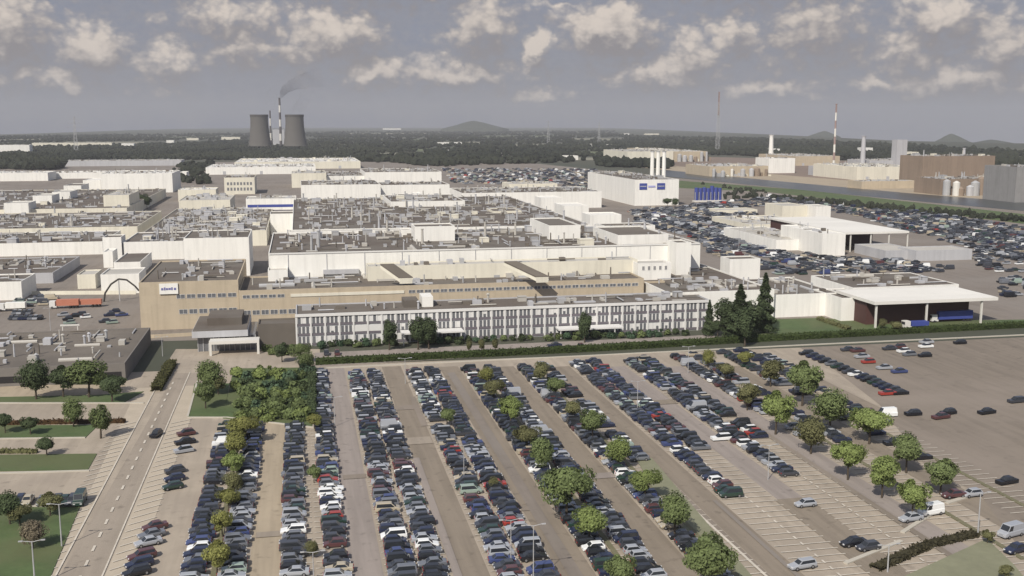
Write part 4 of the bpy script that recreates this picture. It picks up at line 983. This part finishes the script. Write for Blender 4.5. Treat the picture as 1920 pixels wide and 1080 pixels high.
lamp(1833, 1006, 925, 'pale lamp post at the end of the kerb on the right', .14); lamp(1664, 1074, 1022, 'pale lamp post at the near end of the empty stalls', .14)
for i, (px, pb, pt) in enumerate([(588, 1085, 1035), (958, 1060, 975), (870, 905, 835), (1195, 770, 715), (1440, 900, 835), (1490, 740, 690), (628, 800, 745), (1000, 1095, 985), (760, 720, 672), (1290, 700, 650)]):
    lamp(px, pb, pt, f'thin lamp post among the parked cars, {nth(i)} of ten by size from the near side', .09)
for i, px in enumerate((95, 305, 1310, 1385, 1700)):
    pb = (620, 668, 470, 470, 590)[i]; pt = (578, 632, 430, 425, 552)[i]
    lamp(px, pb, pt, 'thin lamp mast in the ' + ('left yard', 'forecourt corner', 'storage lot near the slanting block', 'storage lot centre', 'yard before the big canopy')[i], .12)
# gate portal and sloping pipe bridge in the left yard
a = G(118, 640); rt = empty('gate_frame', a); tag(rt, 'open steel gate frame at the left yard wall', 'gate')
for x in (0, 4.6): s = MB(); s.box(x, 0, 0, x + .3, .3, 5); s.build('post', M_PALE, rt)
s = MB(); s.box(-.5, -.1, 5, 5.4, .4, 5.5); s.build('beam', M_PALE, rt)
a = G(195, 566); rt = empty('pipe_bridge', a); tag(rt, 'dark arched pipe crossing the white building in the left yard', 'pipe')
s = MB(); pts = [(0, 0, 0), (.6, 0, 3.5), (3, 0, 7), (6, 0, 9), (9, 0, 8.6), (12, 0, 6), (13.5, 0, 4)]
for p, q in zip(pts, pts[1:]): s.tube(p, q, .35, .35, 8)
s.build('pipe', mat('dark_pipe', (.05, .045, .04)), rt); s = MB(); s.box(5.8, -.2, 0, 6.2, .2, 8.6); s.build('support', M_METAL, rt)

# ------------------------------------------------------------------ vehicles
def loft(b, st, ring):
    o = len(b.v); n_ = None
    for s_ in st:
        r_ = ring(s_); n_ = len(r_); b.v += r_
    for i in range(len(st) - 1):
        for j in range(n_):
            k2 = (j + 1) % n_; b.f.append((o + i * n_ + j, o + i * n_ + k2, o + (i + 1) * n_ + k2, o + (i + 1) * n_ + j)); b.mi.append(b.m)
    b.f.append(tuple(o + j for j in reversed(range(n_)))); b.mi.append(b.m)
    b.f.append(tuple(o + (len(st) - 1) * n_ + j for j in range(n_))); b.mi.append(b.m)
KINDS = { # length, half width, stations (x, belt height, half-width factor), cabin (x base front, x roof front, x roof rear, x base rear), roof height
 'hatchback': (4.0, .84, [(-2.0, .62, .80), (-1.85, .70, .94), (-1.0, .86, 1), (1.5, .92, 1), (1.95, .90, .92), (2.0, .6, .86)], (-1.05, -.35, 1.45, 1.9), 1.45),
 'saloon': (4.5, .86, [(-2.25, .60, .78), (-2.1, .68, .93), (-1.1, .86, 1), (1.4, .92, 1), (2.15, .93, .92), (2.25, .6, .86)], (-1.1, -.35, .95, 1.65), 1.42),
 'estate car': (4.5, .86, [(-2.25, .60, .78), (-2.1, .68, .93), (-1.1, .86, 1), (1.6, .93, 1), (2.2, .93, .94), (2.25, .6, .88)], (-1.1, -.4, 1.95, 2.18), 1.48),
 'small car': (3.6, .80, [(-1.8, .62, .82), (-1.65, .74, .95), (-1.0, .88, 1), (1.4, .93, 1), (1.75, .9, .93), (1.8, .6, .88)], (-1.15, -.5, 1.4, 1.72), 1.47),
 'people carrier': (4.5, .88, [(-2.25, .66, .82), (-2.1, .78, .95), (-1.5, .94, 1), (1.7, .98, 1), (2.2, .95, .95), (2.25, .6, .9)], (-1.6, -.7, 2.0, 2.2), 1.68),
 'van': (4.9, .95, [(-2.45, .75, .84), (-2.3, .95, .95), (-1.7, 1.10, 1), (1.8, 1.15, 1), (2.4, 1.15, .98), (2.45, .7, .95)], (-1.8, -1.15, 2.3, 2.42), 2.15)}
def car_parts(kind):
    L, hw, st, (xa, xb, xc, xd), zr = KINDS[kind]; out_ = []
    belt = .90 if kind != 'van' else 1.13
    b = MB()
    loft(b, st, lambda s_: [(s_[0], -hw * s_[2] * .92, .24), (s_[0], -hw * s_[2], .48), (s_[0], -hw * s_[2] * .97, s_[1] - .06), (s_[0], -hw * s_[2] * .84, s_[1]),
                            (s_[0], hw * s_[2] * .84, s_[1]), (s_[0], hw * s_[2] * .97, s_[1] - .06), (s_[0], hw * s_[2], .48), (s_[0], hw * s_[2] * .92, .24)][::-1])
    wb, wr = hw * .88, hw * .70 if kind != 'van' else hw * .84
    base = [(xa, -wb, belt - .05), (xd, -wb, belt - .05), (xd, wb, belt - .05), (xa, wb, belt - .05)]
    top = [(xb, -wr, zr - .05), (xc, -wr, zr - .05), (xc, wr, zr - .05), (xb, wr, zr - .05)]
    for i in range(4): j = (i + 1) % 4; b.quad(base[i], base[j], top[j], top[i])
    mid = [(xb + .15, -wr * .86, zr), (xc - .15, -wr * .86, zr), (xc - .15, wr * .86, zr), (xb + .15, wr * .86, zr)]
    for i in range(4): j = (i + 1) % 4; b.quad(top[i], top[j], mid[j], mid[i])
    b.quad(*mid)
    out_.append(('body', b.mesh('body', M_PAINT)))
    def pane(a, c, d, e, inset, off):                   # a,c bottom corners; d,e top corners
        a, c, d, e = map(Vector, (a, c, d, e)); n_ = (c - a).cross(e - a).normalized()
        lerp = lambda u, v: a * (1 - u) * (1 - v) + c * u * (1 - v) + d * u * v + e * (1 - u) * v
        q = [lerp(inset, .12) + n_ * off, lerp(1 - inset, .12) + n_ * off, lerp(1 - inset, .92) + n_ * off, lerp(inset, .92) + n_ * off]
        m = MB(); m.quad(*q); q2 = [p - n_ * (off + .015) for p in q]
        for i in range(4): j = (i + 1) % 4; m.quad(q2[i], q2[j], q[j], q[i])
        return m
    out_.append(('windscreen', pane(base[3], base[0], top[0], top[3], .05, .006).mesh('windscreen', M_GLASS)))
    out_.append(('rear_window', pane(base[1], base[2], top[2], top[1], .08, .006).mesh('rear_window', M_GLASS)))
    ins = .06 if kind != 'van' else .06
    if kind == 'van':
        f = lambda u: u
        a2 = [(xa + (xd - xa) * .30, 0), (xb + (xc - xb) * .25, 0)]
        for sgn in (-1, 1):
            q = [Vector((xa, sgn * wb, belt - .05)), Vector((a2[0][0], sgn * wb, belt - .05)), Vector((a2[1][0], sgn * wr, zr - .05)), Vector((xb, sgn * wr, zr - .05))]
            if sgn > 0: q = [q[1], q[0], q[3], q[2]]
            out_.append(('side_window', pane(q[0], q[1], q[2], q[3], .1, .006).mesh('side_window', M_GLASS)))
    else:
        out_.append(('side_window', pane(base[0], base[1], top[1], top[0], ins, .006).mesh('side_window', M_GLASS)))
        out_.append(('side_window', pane(base[2], base[3], top[3], top[2], ins, .006).mesh('side_window', M_GLASS)))
    for x in (-L * .31, L * .31):
        for sgn in (-1, 1):
            m = MB(); m.m = 0; m.tube((x, sgn * (hw - .2), .31), (x, sgn * (hw + .012), .31), .31, .31, 12); m.m = 1; m.tube((x, sgn * (hw + .005), .31), (x, sgn * (hw + .025), .31), .18, .18, 10)
            out_.append(('wheel', m.mesh('wheel', [M_TYRE, M_RIM])))
    for sgn in (-1, 1):
        m = MB(); y_ = sgn * hw * .62; m.box(-L / 2 - .02, y_ - .18, .5, -L / 2 + .16, y_ + .18, .66); out_.append(('headlight', m.mesh('headlight', M_LAMP)))
        m = MB(); m.box(L / 2 - .12, y_ - .15, .62, L / 2 + .02, y_ + .15, .84); out_.append(('tail_light', m.mesh('tail_light', M_TAIL)))
    return out_
CARS = {k2: car_parts(k2) for k2 in KINDS}
CARC = [('black', lin(30, 31, 36), 20), ('dark blue', lin(36, 42, 64), 16), ('dark grey', lin(60, 62, 68), 18), ('silver', lin(155, 158, 163), 12), ('white', lin(225, 226, 224), 6), ('maroon', lin(84, 54, 55), 5),
        ('red', lin(150, 58, 50), 1.0), ('mid grey', lin(105, 108, 114), 10), ('dark green', lin(38, 58, 50), 5), ('pale green', lin(140, 155, 145), 3), ('blue', lin(60, 70, 110), 3), ('beige', lin(170, 160, 140), 3)]
CW = [c[2] for c in CARC]
def pick():
    return random.choices(CARC, CW)[0]
SP = []      # x, y, rz, kind, (colour name, rgb), label
def kindpick():
    return random.choices(['hatchback', 'saloon', 'estate car', 'small car', 'people carrier', 'van'], [34, 24, 18, 12, 11, 1.3])[0]
CBY = {c[0]: c for c in CARC}
ROWS = [ # strip s, side, [(near py, far py, density)], row name
 (0, -1, [(1110, 800, .95)]), (0, 1, [(1110, 800, .95)]), (1, -1, [(1110, 802, .97)]), (1, 1, [(1110, 703, .96)]),
 (2, -1, [(1110, 700, .97)]), (2, 1, [(1110, 700, .97)]), (3, -1, [(1110, 698, .97)]), (3, 1, [(1110, 698, .96)]),
 (4, -1, [(1110, 696, .96)]), (4, 1, [(1110, 696, .9)]), (5, -1, [(1110, 692, .96)]), (5, 1, [(870, 690, .85)]),
 (6, -1, [(935, 684, .96)]), (6, 1, [(848, 682, .95)]), (7, -1, [(895, 678, .96)]), (7, 1, [(826, 676, .95)]),
 (8, -1, [(778, 672, .95), (850, 790, .5)]), (8, 1, [(745, 668, .85), (840, 780, .75)]), (9, -1, [(742, 662, .95), (870, 770, .35)]), (9, 1, [(800, 662, .8)])]
SIDE = {-1: 'left', 1: 'right'}
for (si, side, segs) in ROWS:
    s_ = SX[si]; X = XS(s_) + side * (3.4 if si == 1 else 3.05 if si in (0, 4, 5, 8, 9) else 2.55); cntr = 0
    lst = []
    for (pn, pf, dens) in segs:
        y = G(557 + s_ * (pn - 232), pn).y; ye = G(557 + s_ * (pf - 232), pf).y
        while y < ye:
            if random.random() < dens: lst.append(y)
            y += 2.5
    for y in sorted(lst):
        px, py = P(X, y, .7)
        if py > 1092 or px < -30 or px > 1950: continue
        kd = kindpick(); c = pick() if kd != 'van' else CBY[random.choice(['white', 'silver', 'dark grey'])]
        rz = (0 if random.random() < .5 else math.pi) + random.gauss(0, .03)
        SP.append((X + random.gauss(0, .15), y + 1.25 + random.gauss(0, .08), rz, kd, c,
                   f'{c[0]} {kd}, {nth(cntr)} from the near end, {SIDE[side]} side of {ORD[si]} double row')); cntr += 1
def one(px, py, rz, col, kd, lab):
    p = G(px, py, .6); SP.append((p.x, p.y, R(rz), kd, CBY[col], f'{col} {kd} {lab}'))
for i, (px, py, c, kd) in enumerate([(349, 812, 'maroon', 'hatchback'), (347, 828, 'black', 'saloon'), (344, 844, 'silver', 'hatchback')]): one(px, py, 20, c, kd, f'angled beside the access road, upper trio, {ORD[i]} from far')
for i, (px, py, c) in enumerate([(328, 882, 'dark grey'), (327, 897, 'dark blue'), (324, 912, 'dark green')]): one(px, py, 20, c, 'hatchback', f'angled beside the access road, middle trio, {ORD[i]} from far')
for i, (px, py, c) in enumerate([(290, 988, 'maroon'), (284, 1002, 'mid grey'), (278, 1017, 'silver')]): one(px, py, 22, c, 'saloon', f'angled beside the access road, lower trio, {ORD[i]} from far')
for i, (px, py, c) in enumerate([(266, 1042, 'maroon'), (261, 1057, 'dark blue'), (256, 1073, 'black')]): one(px, py, 22, c, 'estate car', f'angled near the bottom left, {ORD[i]} from far')
one(293, 814, 75, 'black', 'hatchback', 'driving alone on the access road')
for i, (px, py, c, kd) in enumerate([(1367, 806, 'red', 'hatchback'), (1352, 821, 'white', 'estate car')]): one(px, py, 0, c, kd, 'at the near end of the eighth double row right')
for (px, py, rz, c, kd, lab) in [
 (1510, 945, 3, 'silver', 'hatchback', 'alone among the empty stalls'), (1600, 1018, 5, 'black', 'saloon', 'left of the pair at the near end of the lane'), (1628, 1026, 5, 'dark grey', 'hatchback', 'right of the pair at the near end of the lane'),
 (1504, 1060, 8, 'silver', 'estate car', 'alone at the bottom of the empty stalls'), (1745, 960, 10, 'white', 'van', 'beside the last tree of the ninth row'), (1708, 972, 8, 'silver', 'saloon', 'left of the white van by the kerb'),
 (1788, 928, 0, 'maroon', 'saloon', 'left of the two on the right kerb'), (1822, 926, 5, 'silver', 'hatchback', 'right of the two on the right kerb'), (1888, 902, 10, 'black', 'saloon', 'alone near the right edge above the lamp post'),
 (1712, 775, 0, 'black', 'hatchback', 'alone on the open lot, leftmost of the loose ones'), (1778, 773, 10, 'black', 'hatchback', 'upper of a pair on the open lot'), (1764, 781, 10, 'maroon', 'saloon', 'lower of a pair on the open lot'),
 (1850, 772, 10, 'black', 'saloon', 'alone right of the pair on the open lot'), (1906, 751, 5, 'dark grey', 'estate car', 'at the right edge of the open lot'), (1800, 642, 0, 'black', 'hatchback', 'alone near the hedge on the open lot'),
 (1737, 641, 0, 'silver', 'saloon', 'behind the white one near the hedge'), (1736, 649, 0, 'white', 'saloon', 'near the hedge at the far open lot'), (1668, 653, 0, 'dark grey', 'saloon', 'leftmost of five near the hedge'), (1686, 650, 0, 'maroon', 'hatchback', 'second of five near the hedge'),
 (1694, 658, 0, 'white', 'hatchback', 'bright one of five near the hedge'), (1705, 664, 0, 'mid grey', 'hatchback', 'fourth of five near the hedge'), (1734, 666, 0, 'black', 'hatchback', 'rightmost of five near the hedge'),
 (1590, 655, 0, 'dark grey', 'saloon', 'first behind the red one at the far lot'), (1608, 657, 0, 'maroon', 'saloon', 'second behind the red one at the far lot'), (1616, 668, 0, 'silver', 'saloon', 'just behind the red one at the far lot'),
 (1628, 678, 0, 'red', 'hatchback', 'bright in the far right rows'), (1658, 689, 0, 'silver', 'saloon', 'between the red and the blue one at far right'), (1686, 696, 0, 'blue', 'saloon', 'right end of the far right rows'),
 (1664, 737, 0, 'red', 'saloon', 'low at the near end of the eleventh row'), (1662, 777, 0, 'white', 'van', 'beside a bright tree of the tenth row'),
 (1895, 1000, 15, 'silver', 'van', 'cut by the right edge near the bottom'), (1905, 1030, 15, 'dark blue', 'saloon', 'at the lower right corner'),
 (1040, 647, 5, 'dark blue', 'saloon', 'in front of the office block middle'), (1145, 650, 5, 'dark grey', 'hatchback', 'before the office block right part'), (612, 662, 90, 'dark grey', 'hatchback', 'first behind the hedge at its left end'), (632, 662, 90, 'maroon', 'hatchback', 'second behind the hedge at its left end'),
 (1090, 650, 90, 'maroon', 'hatchback', 'beside the right conifer of the office')]:
    one(px, py, rz, c, kd, lab)
for i in range(11):                                    # eleventh line, single
    y = G(1510, 662).y + i * -3.0; 
for i, t in enumerate([j / 15 for j in range(16)]):
    px, py = 1512 + 175 * t, 662 + 74 * t; c = pick(); one(px, py, 0, c[0], kindpick(), f'in the eleventh row at far right, {nth(i)} from the hedge')
for i, t in enumerate([j / 9 for j in range(10)]):
    px, py = 1436 + 92 * t, 668 + 42 * t; c = pick(); one(px, py, 0, c[0], kindpick(), f'right of the tenth row trees, {nth(i)} from hedge')
for i in range(9):
    if i in (2, 4): continue
    c = pick(); one(38 + i * 14, 939, 90, c[0], kindpick(), f'in the short row behind lower left lawn, {nth(i)} place')
for i in range(22):
    gx = [(22 + 9 * j, 596) for j in range(7)] + [(28 + 9 * j, 586) for j in range(4)] + [(118, 590), (127, 598), (138, 592), (150, 589), (160, 594), (130, 605), (205, 590), (215, 583), (228, 590), (196, 602), (210, 604)]
    c = pick(); one(gx[i][0], gx[i][1], 90 if i < 11 else 15, c[0], kindpick(), f'in the left yard near red lorries, {nth(i)} from left')
print('individual spots', len(SP))
SP.sort(key=lambda t: t[0] ** 2 + t[1] ** 2)
NEAR = SP[:300]; REST = SP[300:]
for n_, (x, y, rz, kd, c, lab) in enumerate(NEAR):
    rt = empty('parked_car' if kd != 'van' else 'parked_van', (x, y, ZC), rz)
    tag(rt, lab, 'van' if kd == 'van' else 'car', 'cars parked in front of the factory')
    rt.scale = (random.uniform(.96, 1.04), random.uniform(.97, 1.03), random.uniform(.96, 1.06))
    for nm, me in CARS[kd]:
        o = bpy.data.objects.new(nm, me); COL.objects.link(o); o.parent = rt
        if nm == 'body': o.color = c[1]
# every further car: one object, same silhouettes
LOTS = [ # picture polygon of a storage lot, density
 ([(830, 316), (1120, 318), (1126, 333), (1126, 346), (850, 346)], .42), ([(1060, 346), (1126, 346), (1126, 360), (1050, 358)], .5),
 ([(1238, 392), (1340, 382), (1420, 402), (1400, 436), (1330, 462), (1262, 436), (1180, 420)], .62),
 ([(1325, 470), (1420, 432), (1440, 470), (1580, 484), (1712, 490), (1752, 508), (1600, 514), (1450, 516), (1330, 480)], .72),
 ([(1560, 398), (1720, 396), (1920, 428), (1935, 494), (1826, 492), (1824, 466), (1715, 440), (1600, 404)], .62),
 ([(1440, 366), (1700, 398), (1560, 396), (1430, 380)], .45), ([(1870, 520), (1935, 522), (1935, 558), (1880, 560)], .5), ([(30, 555), (110, 555), (110, 578), (20, 578)], .4), ([(1290, 384), (1440, 372), (1460, 384), (1340, 396)], .4),
 ([(1300, 438), (1420, 434), (1440, 470), (1330, 470)], .6), ([(1600, 514), (1760, 500), (1800, 508), (1740, 513)], .5), ([(1830, 494), (1930, 496), (1930, 512), (1850, 510)], .3), ([(1180, 395), (1240, 388), (1262, 436), (1190, 424)], .4)]
cars_lo = []
rg = random.Random(5)
for poly, dens in LOTS:
    wp = [tuple(G(*p))[:2] for p in poly]
    xs = [p[0] for p in wp]; ys = [p[1] for p in wp]
    far = min(ys) > 900; sy = 2.7 if not far else 4.6; sx_ = 5.4 if not far else 7.5
    x = min(xs); col_i = 0
    while x < max(xs):
        y = min(ys)
        while y < max(ys):
            if inpoly(x, y, wp) and rg.random() < dens and (col_i % 5 != 4):
                if not any(f[0] < x < f[2] and f[1] < y < f[3] for f in FOOT):
                    cars_lo.append((x + rg.gauss(0, .2), y, 0 if rg.random() < .5 else math.pi, rg.choice(['hatchback', 'saloon', 'estate car', 'hatchback', 'van'] if not far else ['saloon', 'van']), rg.choices(CARC, [22, 7, 28, 20, 9, 4, 1, 24, 3, 3, 1, 10])[0][1]))
            y += sy
        x += sx_; col_i += 1
cars_lo += [(x, y, rz, kd, c[1]) for (x, y, rz, kd, c, lab) in REST]
print('merged cars', len(cars_lo))
def lo_car(kd):
    L, hw, st, (xa, xb, xc, xd), zr = KINDS[kd]; v = []; f = []; g = []
    q = L / 2; be = .88 if kd != 'van' else 1.12
    for zz, ww, e in ((.2, .95, 0), (be - .1, 1, 0), (be, .85, .1)):
        v += [(-q + e, -hw * ww, zz if zz < be else be - .12), (q - e, -hw * ww, zz), (q - e, hw * ww, zz), (-q + e, hw * ww, zz if zz < be else be - .12)]
    for lv in (0, 1):
        for i in range(4): j = (i + 1) % 4; f.append((lv * 4 + i, lv * 4 + j, lv * 4 + 4 + j, lv * 4 + 4 + i)); g.append(0)
    f.append((8, 9, 10, 11)); g.append(0)
    o = 12; v += [(xa, -hw * .86, be - .02), (xd, -hw * .86, be - .02), (xd, hw * .86, be - .02), (xa, hw * .86, be - .02), (xb, -hw * .7, zr), (xc, -hw * .7, zr), (xc, hw * .7, zr), (xb, hw * .7, zr)]
    for i in range(4): j = (i + 1) % 4; f.append((o + i, o + j, o + 4 + j, o + 4 + i)); g.append(1 if not (kd == 'van' and i != 3) else 0)
    f.append((o + 4, o + 5, o + 6, o + 7)); g.append(0)
    return np.array(v), f, g
LO = {k2: lo_car(k2) for k2 in KINDS}
Vs = []; Fs = []; Gs = []; Cs = []; off = 0
for (x, y, rz, kd, c) in cars_lo:
    v, f, g = LO[kd]; cr, sr = math.cos(rz), math.sin(rz)
    vv = np.stack([v[:, 0] * cr - v[:, 1] * sr + x, v[:, 0] * sr + v[:, 1] * cr + y, v[:, 2] + .15], 1)
    Vs.append(vv); Fs += [tuple(off + i for i in q) for q in f]; Gs += g; Cs += [c] * len(v); off += len(v)
me = bpy.data.meshes.new('parked_cars'); me.from_pydata(np.concatenate(Vs).tolist(), [], Fs)
vc = mat('car_paint_far', (1, 1, 1), rough=.3, var=.02, spec=.5)
t = NT(vc.node_tree); at = t.new('ShaderNodeAttribute', attribute_name='paint'); t.l.new(at.outputs['Color'], t.n['Principled BSDF'].inputs['Base Color'])
me.materials.append(vc); me.materials.append(M_GLASS); me.polygons.foreach_set('material_index', Gs)
ca = me.color_attributes.new('paint', 'FLOAT_COLOR', 'POINT'); ca.data.foreach_set('color', np.array(Cs, dtype=np.float32).ravel())
o = bpy.data.objects.new('parked_cars', me); COL.objects.link(o); tag(o, 'all the smaller parked cars of the far rows and the storage lots', 'cars', kind='stuff')
# lorries: trailer, cab, wheels
def lorry(px, py, rz, L, hh, m, cabm, label):
    p = G(px, py, 1); rt = empty('lorry', (p.x, p.y, .1), R(rz)); tag(rt, label, 'lorry')
    s = MB(); s.box(-L / 2, -1.25, 1.1, L / 2, 1.25, hh); s.build('trailer', m, rt)
    s = MB(); s.box(-L / 2 - .5, -1.15, .5, -L / 2 + .0, 1.15, 1.05); s.box(-L / 2 - 2.6, -1.2, .6, -L / 2 - .5, 1.2, 2.9); s.build('cab', cabm, rt)
    s = MB(); s.box(-L / 2 - 2.64, -1.05, 1.7, -L / 2 - 2.603, 1.05, 2.6); s.build('windscreen', M_GLASS, rt)
    for x in (-L / 2 - 1.6, L / 2 - 3.4, L / 2 - 2.1, L / 2 - .9):
        for sy in (-1, 1): s = MB(); s.tube((x, sy * .95, .45), (x, sy * 1.3, .45), .48, .48, 10); s.build('wheel', M_TYRE, rt)
lorry(1788, 598, 0, 13.5, 4.0, M_BLUE, M_PILLAR, 'blue lorry trailer parked in front of the big canopy')
lorry(1722, 611, 0, 6.5, 2.6, M_BLUE, M_PALE, 'small blue lorry behind the hedge near the canopy')
lorry(128, 573, 0, 8, 3.4, M_RED, M_PILLAR, 'red lorry in the left yard, left one'); lorry(168, 571, 0, 9, 3.0, M_RED, M_PALE, 'red lorry in the left yard, right one')
lorry(30, 578, 0, 7, 3.2, M_WHITE, M_PILLAR, 'white lorry at the left end of the yard')

# ------------------------------------------------------------------ woods (uncountable, far)
WOODS = [([(-40, 268), (250, 272), (480, 262), (600, 262), (640, 300), (300, 300), (-40, 300)], 2000, .6), ([(-40, 300), (110, 300), (110, 318), (-40, 318)], 250, 1),
 ([(600, 256), (1180, 256), (1180, 300), (820, 312), (640, 300)], 1150, .8), ([(0, 256), (480, 250), (480, 262), (0, 268)], 450, .7),
 ([(480, 248), (1150, 246), (1180, 256), (600, 258)], 600, .8), ([(1180, 256), (1450, 262), (1900, 284), (1900, 312), (1180, 284)], 1700, .85),
 ([(1130, 300), (1240, 300), (1240, 316), (1130, 312)], 120, 1), ([(1460, 369), (1700, 393), (1930, 413), (1930, 419), (1700, 399), (1460, 374)], 150, .38), ([(340, 308), (390, 308), (390, 345), (340, 345)], 60, .6),
 ([(1880, 320), (1930, 320), (1930, 356), (1890, 350)], 50, 1), ([(1290, 344), (1440, 360), (1420, 372), (1360, 376), (1360, 350)], 40, .35)]
ico = bpy.data.meshes.new('tmp')
import bmesh
bm = bmesh.new(); bmesh.ops.create_icosphere(bm, subdivisions=1, radius=1); IV = np.array([v.co[:] for v in bm.verts]); IF = [[v.index for v in f.verts] for f in bm.faces]; bm.free(); bpy.data.meshes.remove(ico)
Vs = []; Fs = []; off = 0; rgn = np.random.RandomState(9)
def blob(x, y, z, r, hh):
    global off
    v = IV * (1 + .28 * rgn.randn(len(IV), 1) * .7) * np.array([r, r, hh / 2]) + np.array([x, y, z + hh * .5])
    Vs.append(v); Fs.extend([(off + a, off + b_, off + c_) for a, b_, c_ in IF]); off += len(v)
for poly, cnt, hs in WOODS:
    xs = [p[0] for p in poly]; ys = [p[1] for p in poly]; q = 0
    while q < cnt:
        px, py = rgn.uniform(min(xs), max(xs)), rgn.uniform(min(ys), max(ys))
        if not inpoly(px, py, poly): continue
        q += 1
        g = G(px, py)
        if any(inpoly(px, py, fl_[0]) for fl_ in FIELDS): continue
        if any(f[0] - 8 < g.x < f[2] + 8 and f[1] - 8 < g.y < f[3] + 8 for f in FOOT): continue
        d = g.length; zt = terrain_z(math.hypot(g.x, g.y), math.atan2(g.x, g.y))
        for _ in range(3 if d > 1500 else 1):
            jx, jy = rgn.randn() * d * .004, rgn.randn() * d * .01
            hh = rgn.uniform(9, 17) * hs; blob(g.x + jx, g.y + jy, min(0, zt) - 1, rgn.uniform(4, 8) * (1 + d / 6000) * hs, hh)
me = bpy.data.meshes.new('woodland'); me.from_pydata(np.concatenate(Vs).tolist(), [], Fs); me.materials.append(M_WOOD)
o = bpy.data.objects.new('woodland', me); COL.objects.link(o); tag(o, 'hazy dark green woods on the plain beyond the factory', 'woodland', kind='stuff')

# ------------------------------------------------------------------ smoke and haze
def smoke(pts, rads, dens, col, label):
    b = MB(); n_ = 14; o = 0
    rings_ = []
    pv_ = [Vector(p) for p in pts]
    for q_, (p, r_) in enumerate(zip(pv_, rads)):
        d_ = (pv_[min(q_ + 1, len(pv_) - 1)] - pv_[max(q_ - 1, 0)]).normalized(); e_ = Vector((0, 1, 0)); n1 = d_.cross(e_).normalized()
        for i in range(n_):
            t_ = 2 * math.pi * i / n_; b.v.append(tuple(p + (n1 * math.cos(t_) + e_ * math.sin(t_)) * (r_ * (1 + .15 * math.sin(3 * t_ + q_)))))
    for k_ in range(len(pts) - 1):
        for i in range(n_): j = (i + 1) % n_; b.f.append((k_ * n_ + i, k_ * n_ + j, (k_ + 1) * n_ + j, (k_ + 1) * n_ + i)); b.mi.append(0)
    b.f.append(tuple(reversed(range(n_)))); b.mi.append(0); b.f.append(tuple((len(pts) - 1) * n_ + i for i in range(n_))); b.mi.append(0)
    m = bpy.data.materials.new('smoke'); m.use_nodes = True; t = NT(m.node_tree); t.n.remove(t.n['Principled BSDF'])
    pv = t.new('ShaderNodeVolumePrincipled'); pv.inputs['Color'].default_value = col + (1,); pv.inputs['Density'].default_value = dens
    pos = t.new('ShaderNodeNewGeometry').outputs['Position']
    t.l.new(t.m('MULTIPLY', t.m('MULTIPLY', t.mr(t.noise(pos, .022, 4, .65), .42, .70, 0, 1), t.mr(t.vm('LENGTH', t.vm('SUBTRACT', pos, tuple(pts[0]))), 0, (Vector(pts[-1]) - Vector(pts[0])).length * 1.02, 1, 0)), dens), pv.inputs['Density'])
    t.l.new(pv.outputs[0], t.n['Material Output'].inputs['Volume'])
    o = b.build('smoke_plume', m); tag(o, label, 'smoke', kind='stuff')
b0 = G(527, 277); Yd = b0.y
def at_px(px, py): return (XAT(px, Yd, 150), Yd, ZAT(0, py, XAT(px, Yd, 150), Yd))
smoke([at_px(*p) for p in ((527, 183), (530, 176), (536, 168), (548, 160), (564, 153), (590, 145), (620, 138))], [4, 8, 12, 15, 19, 26, 36], .020, (.16, .15, .17), 'dark smoke drifting right from the tall banded chimney')
smoke([at_px(*p) for p in ((508, 207), (509, 200), (507, 190), (512, 180), (520, 172))], [4, 9, 14, 17, 20], .016, (.2, .19, .2), 'dark smoke rising from the shorter power station chimney')
smoke([at_px(*p) for p in ((554, 214), (560, 205), (568, 194), (574, 180), (580, 166), (592, 152))], [16, 16, 16, 17, 20, 26], .0075, (.2, .19, .2), 'faint grey plume over the right cooling tower')

HZD = 7.5e-5
b = MB(); b.box(-16000, -600, -420, 20000, 19500, 420)
m = bpy.data.materials.new('haze'); m.use_nodes = True; t = NT(m.node_tree); t.n.remove(t.n['Principled BSDF'])
pv = t.new('ShaderNodeVolumePrincipled'); pv.inputs['Color'].default_value = (.60, .61, .65, 1); pv.inputs['Density'].default_value = HZD
pv.inputs['Anisotropy'].default_value = 0.0
t.l.new(pv.outputs[0], t.n['Material Output'].inputs['Volume'])
tag(b.build('haze', m), kind='stuff')
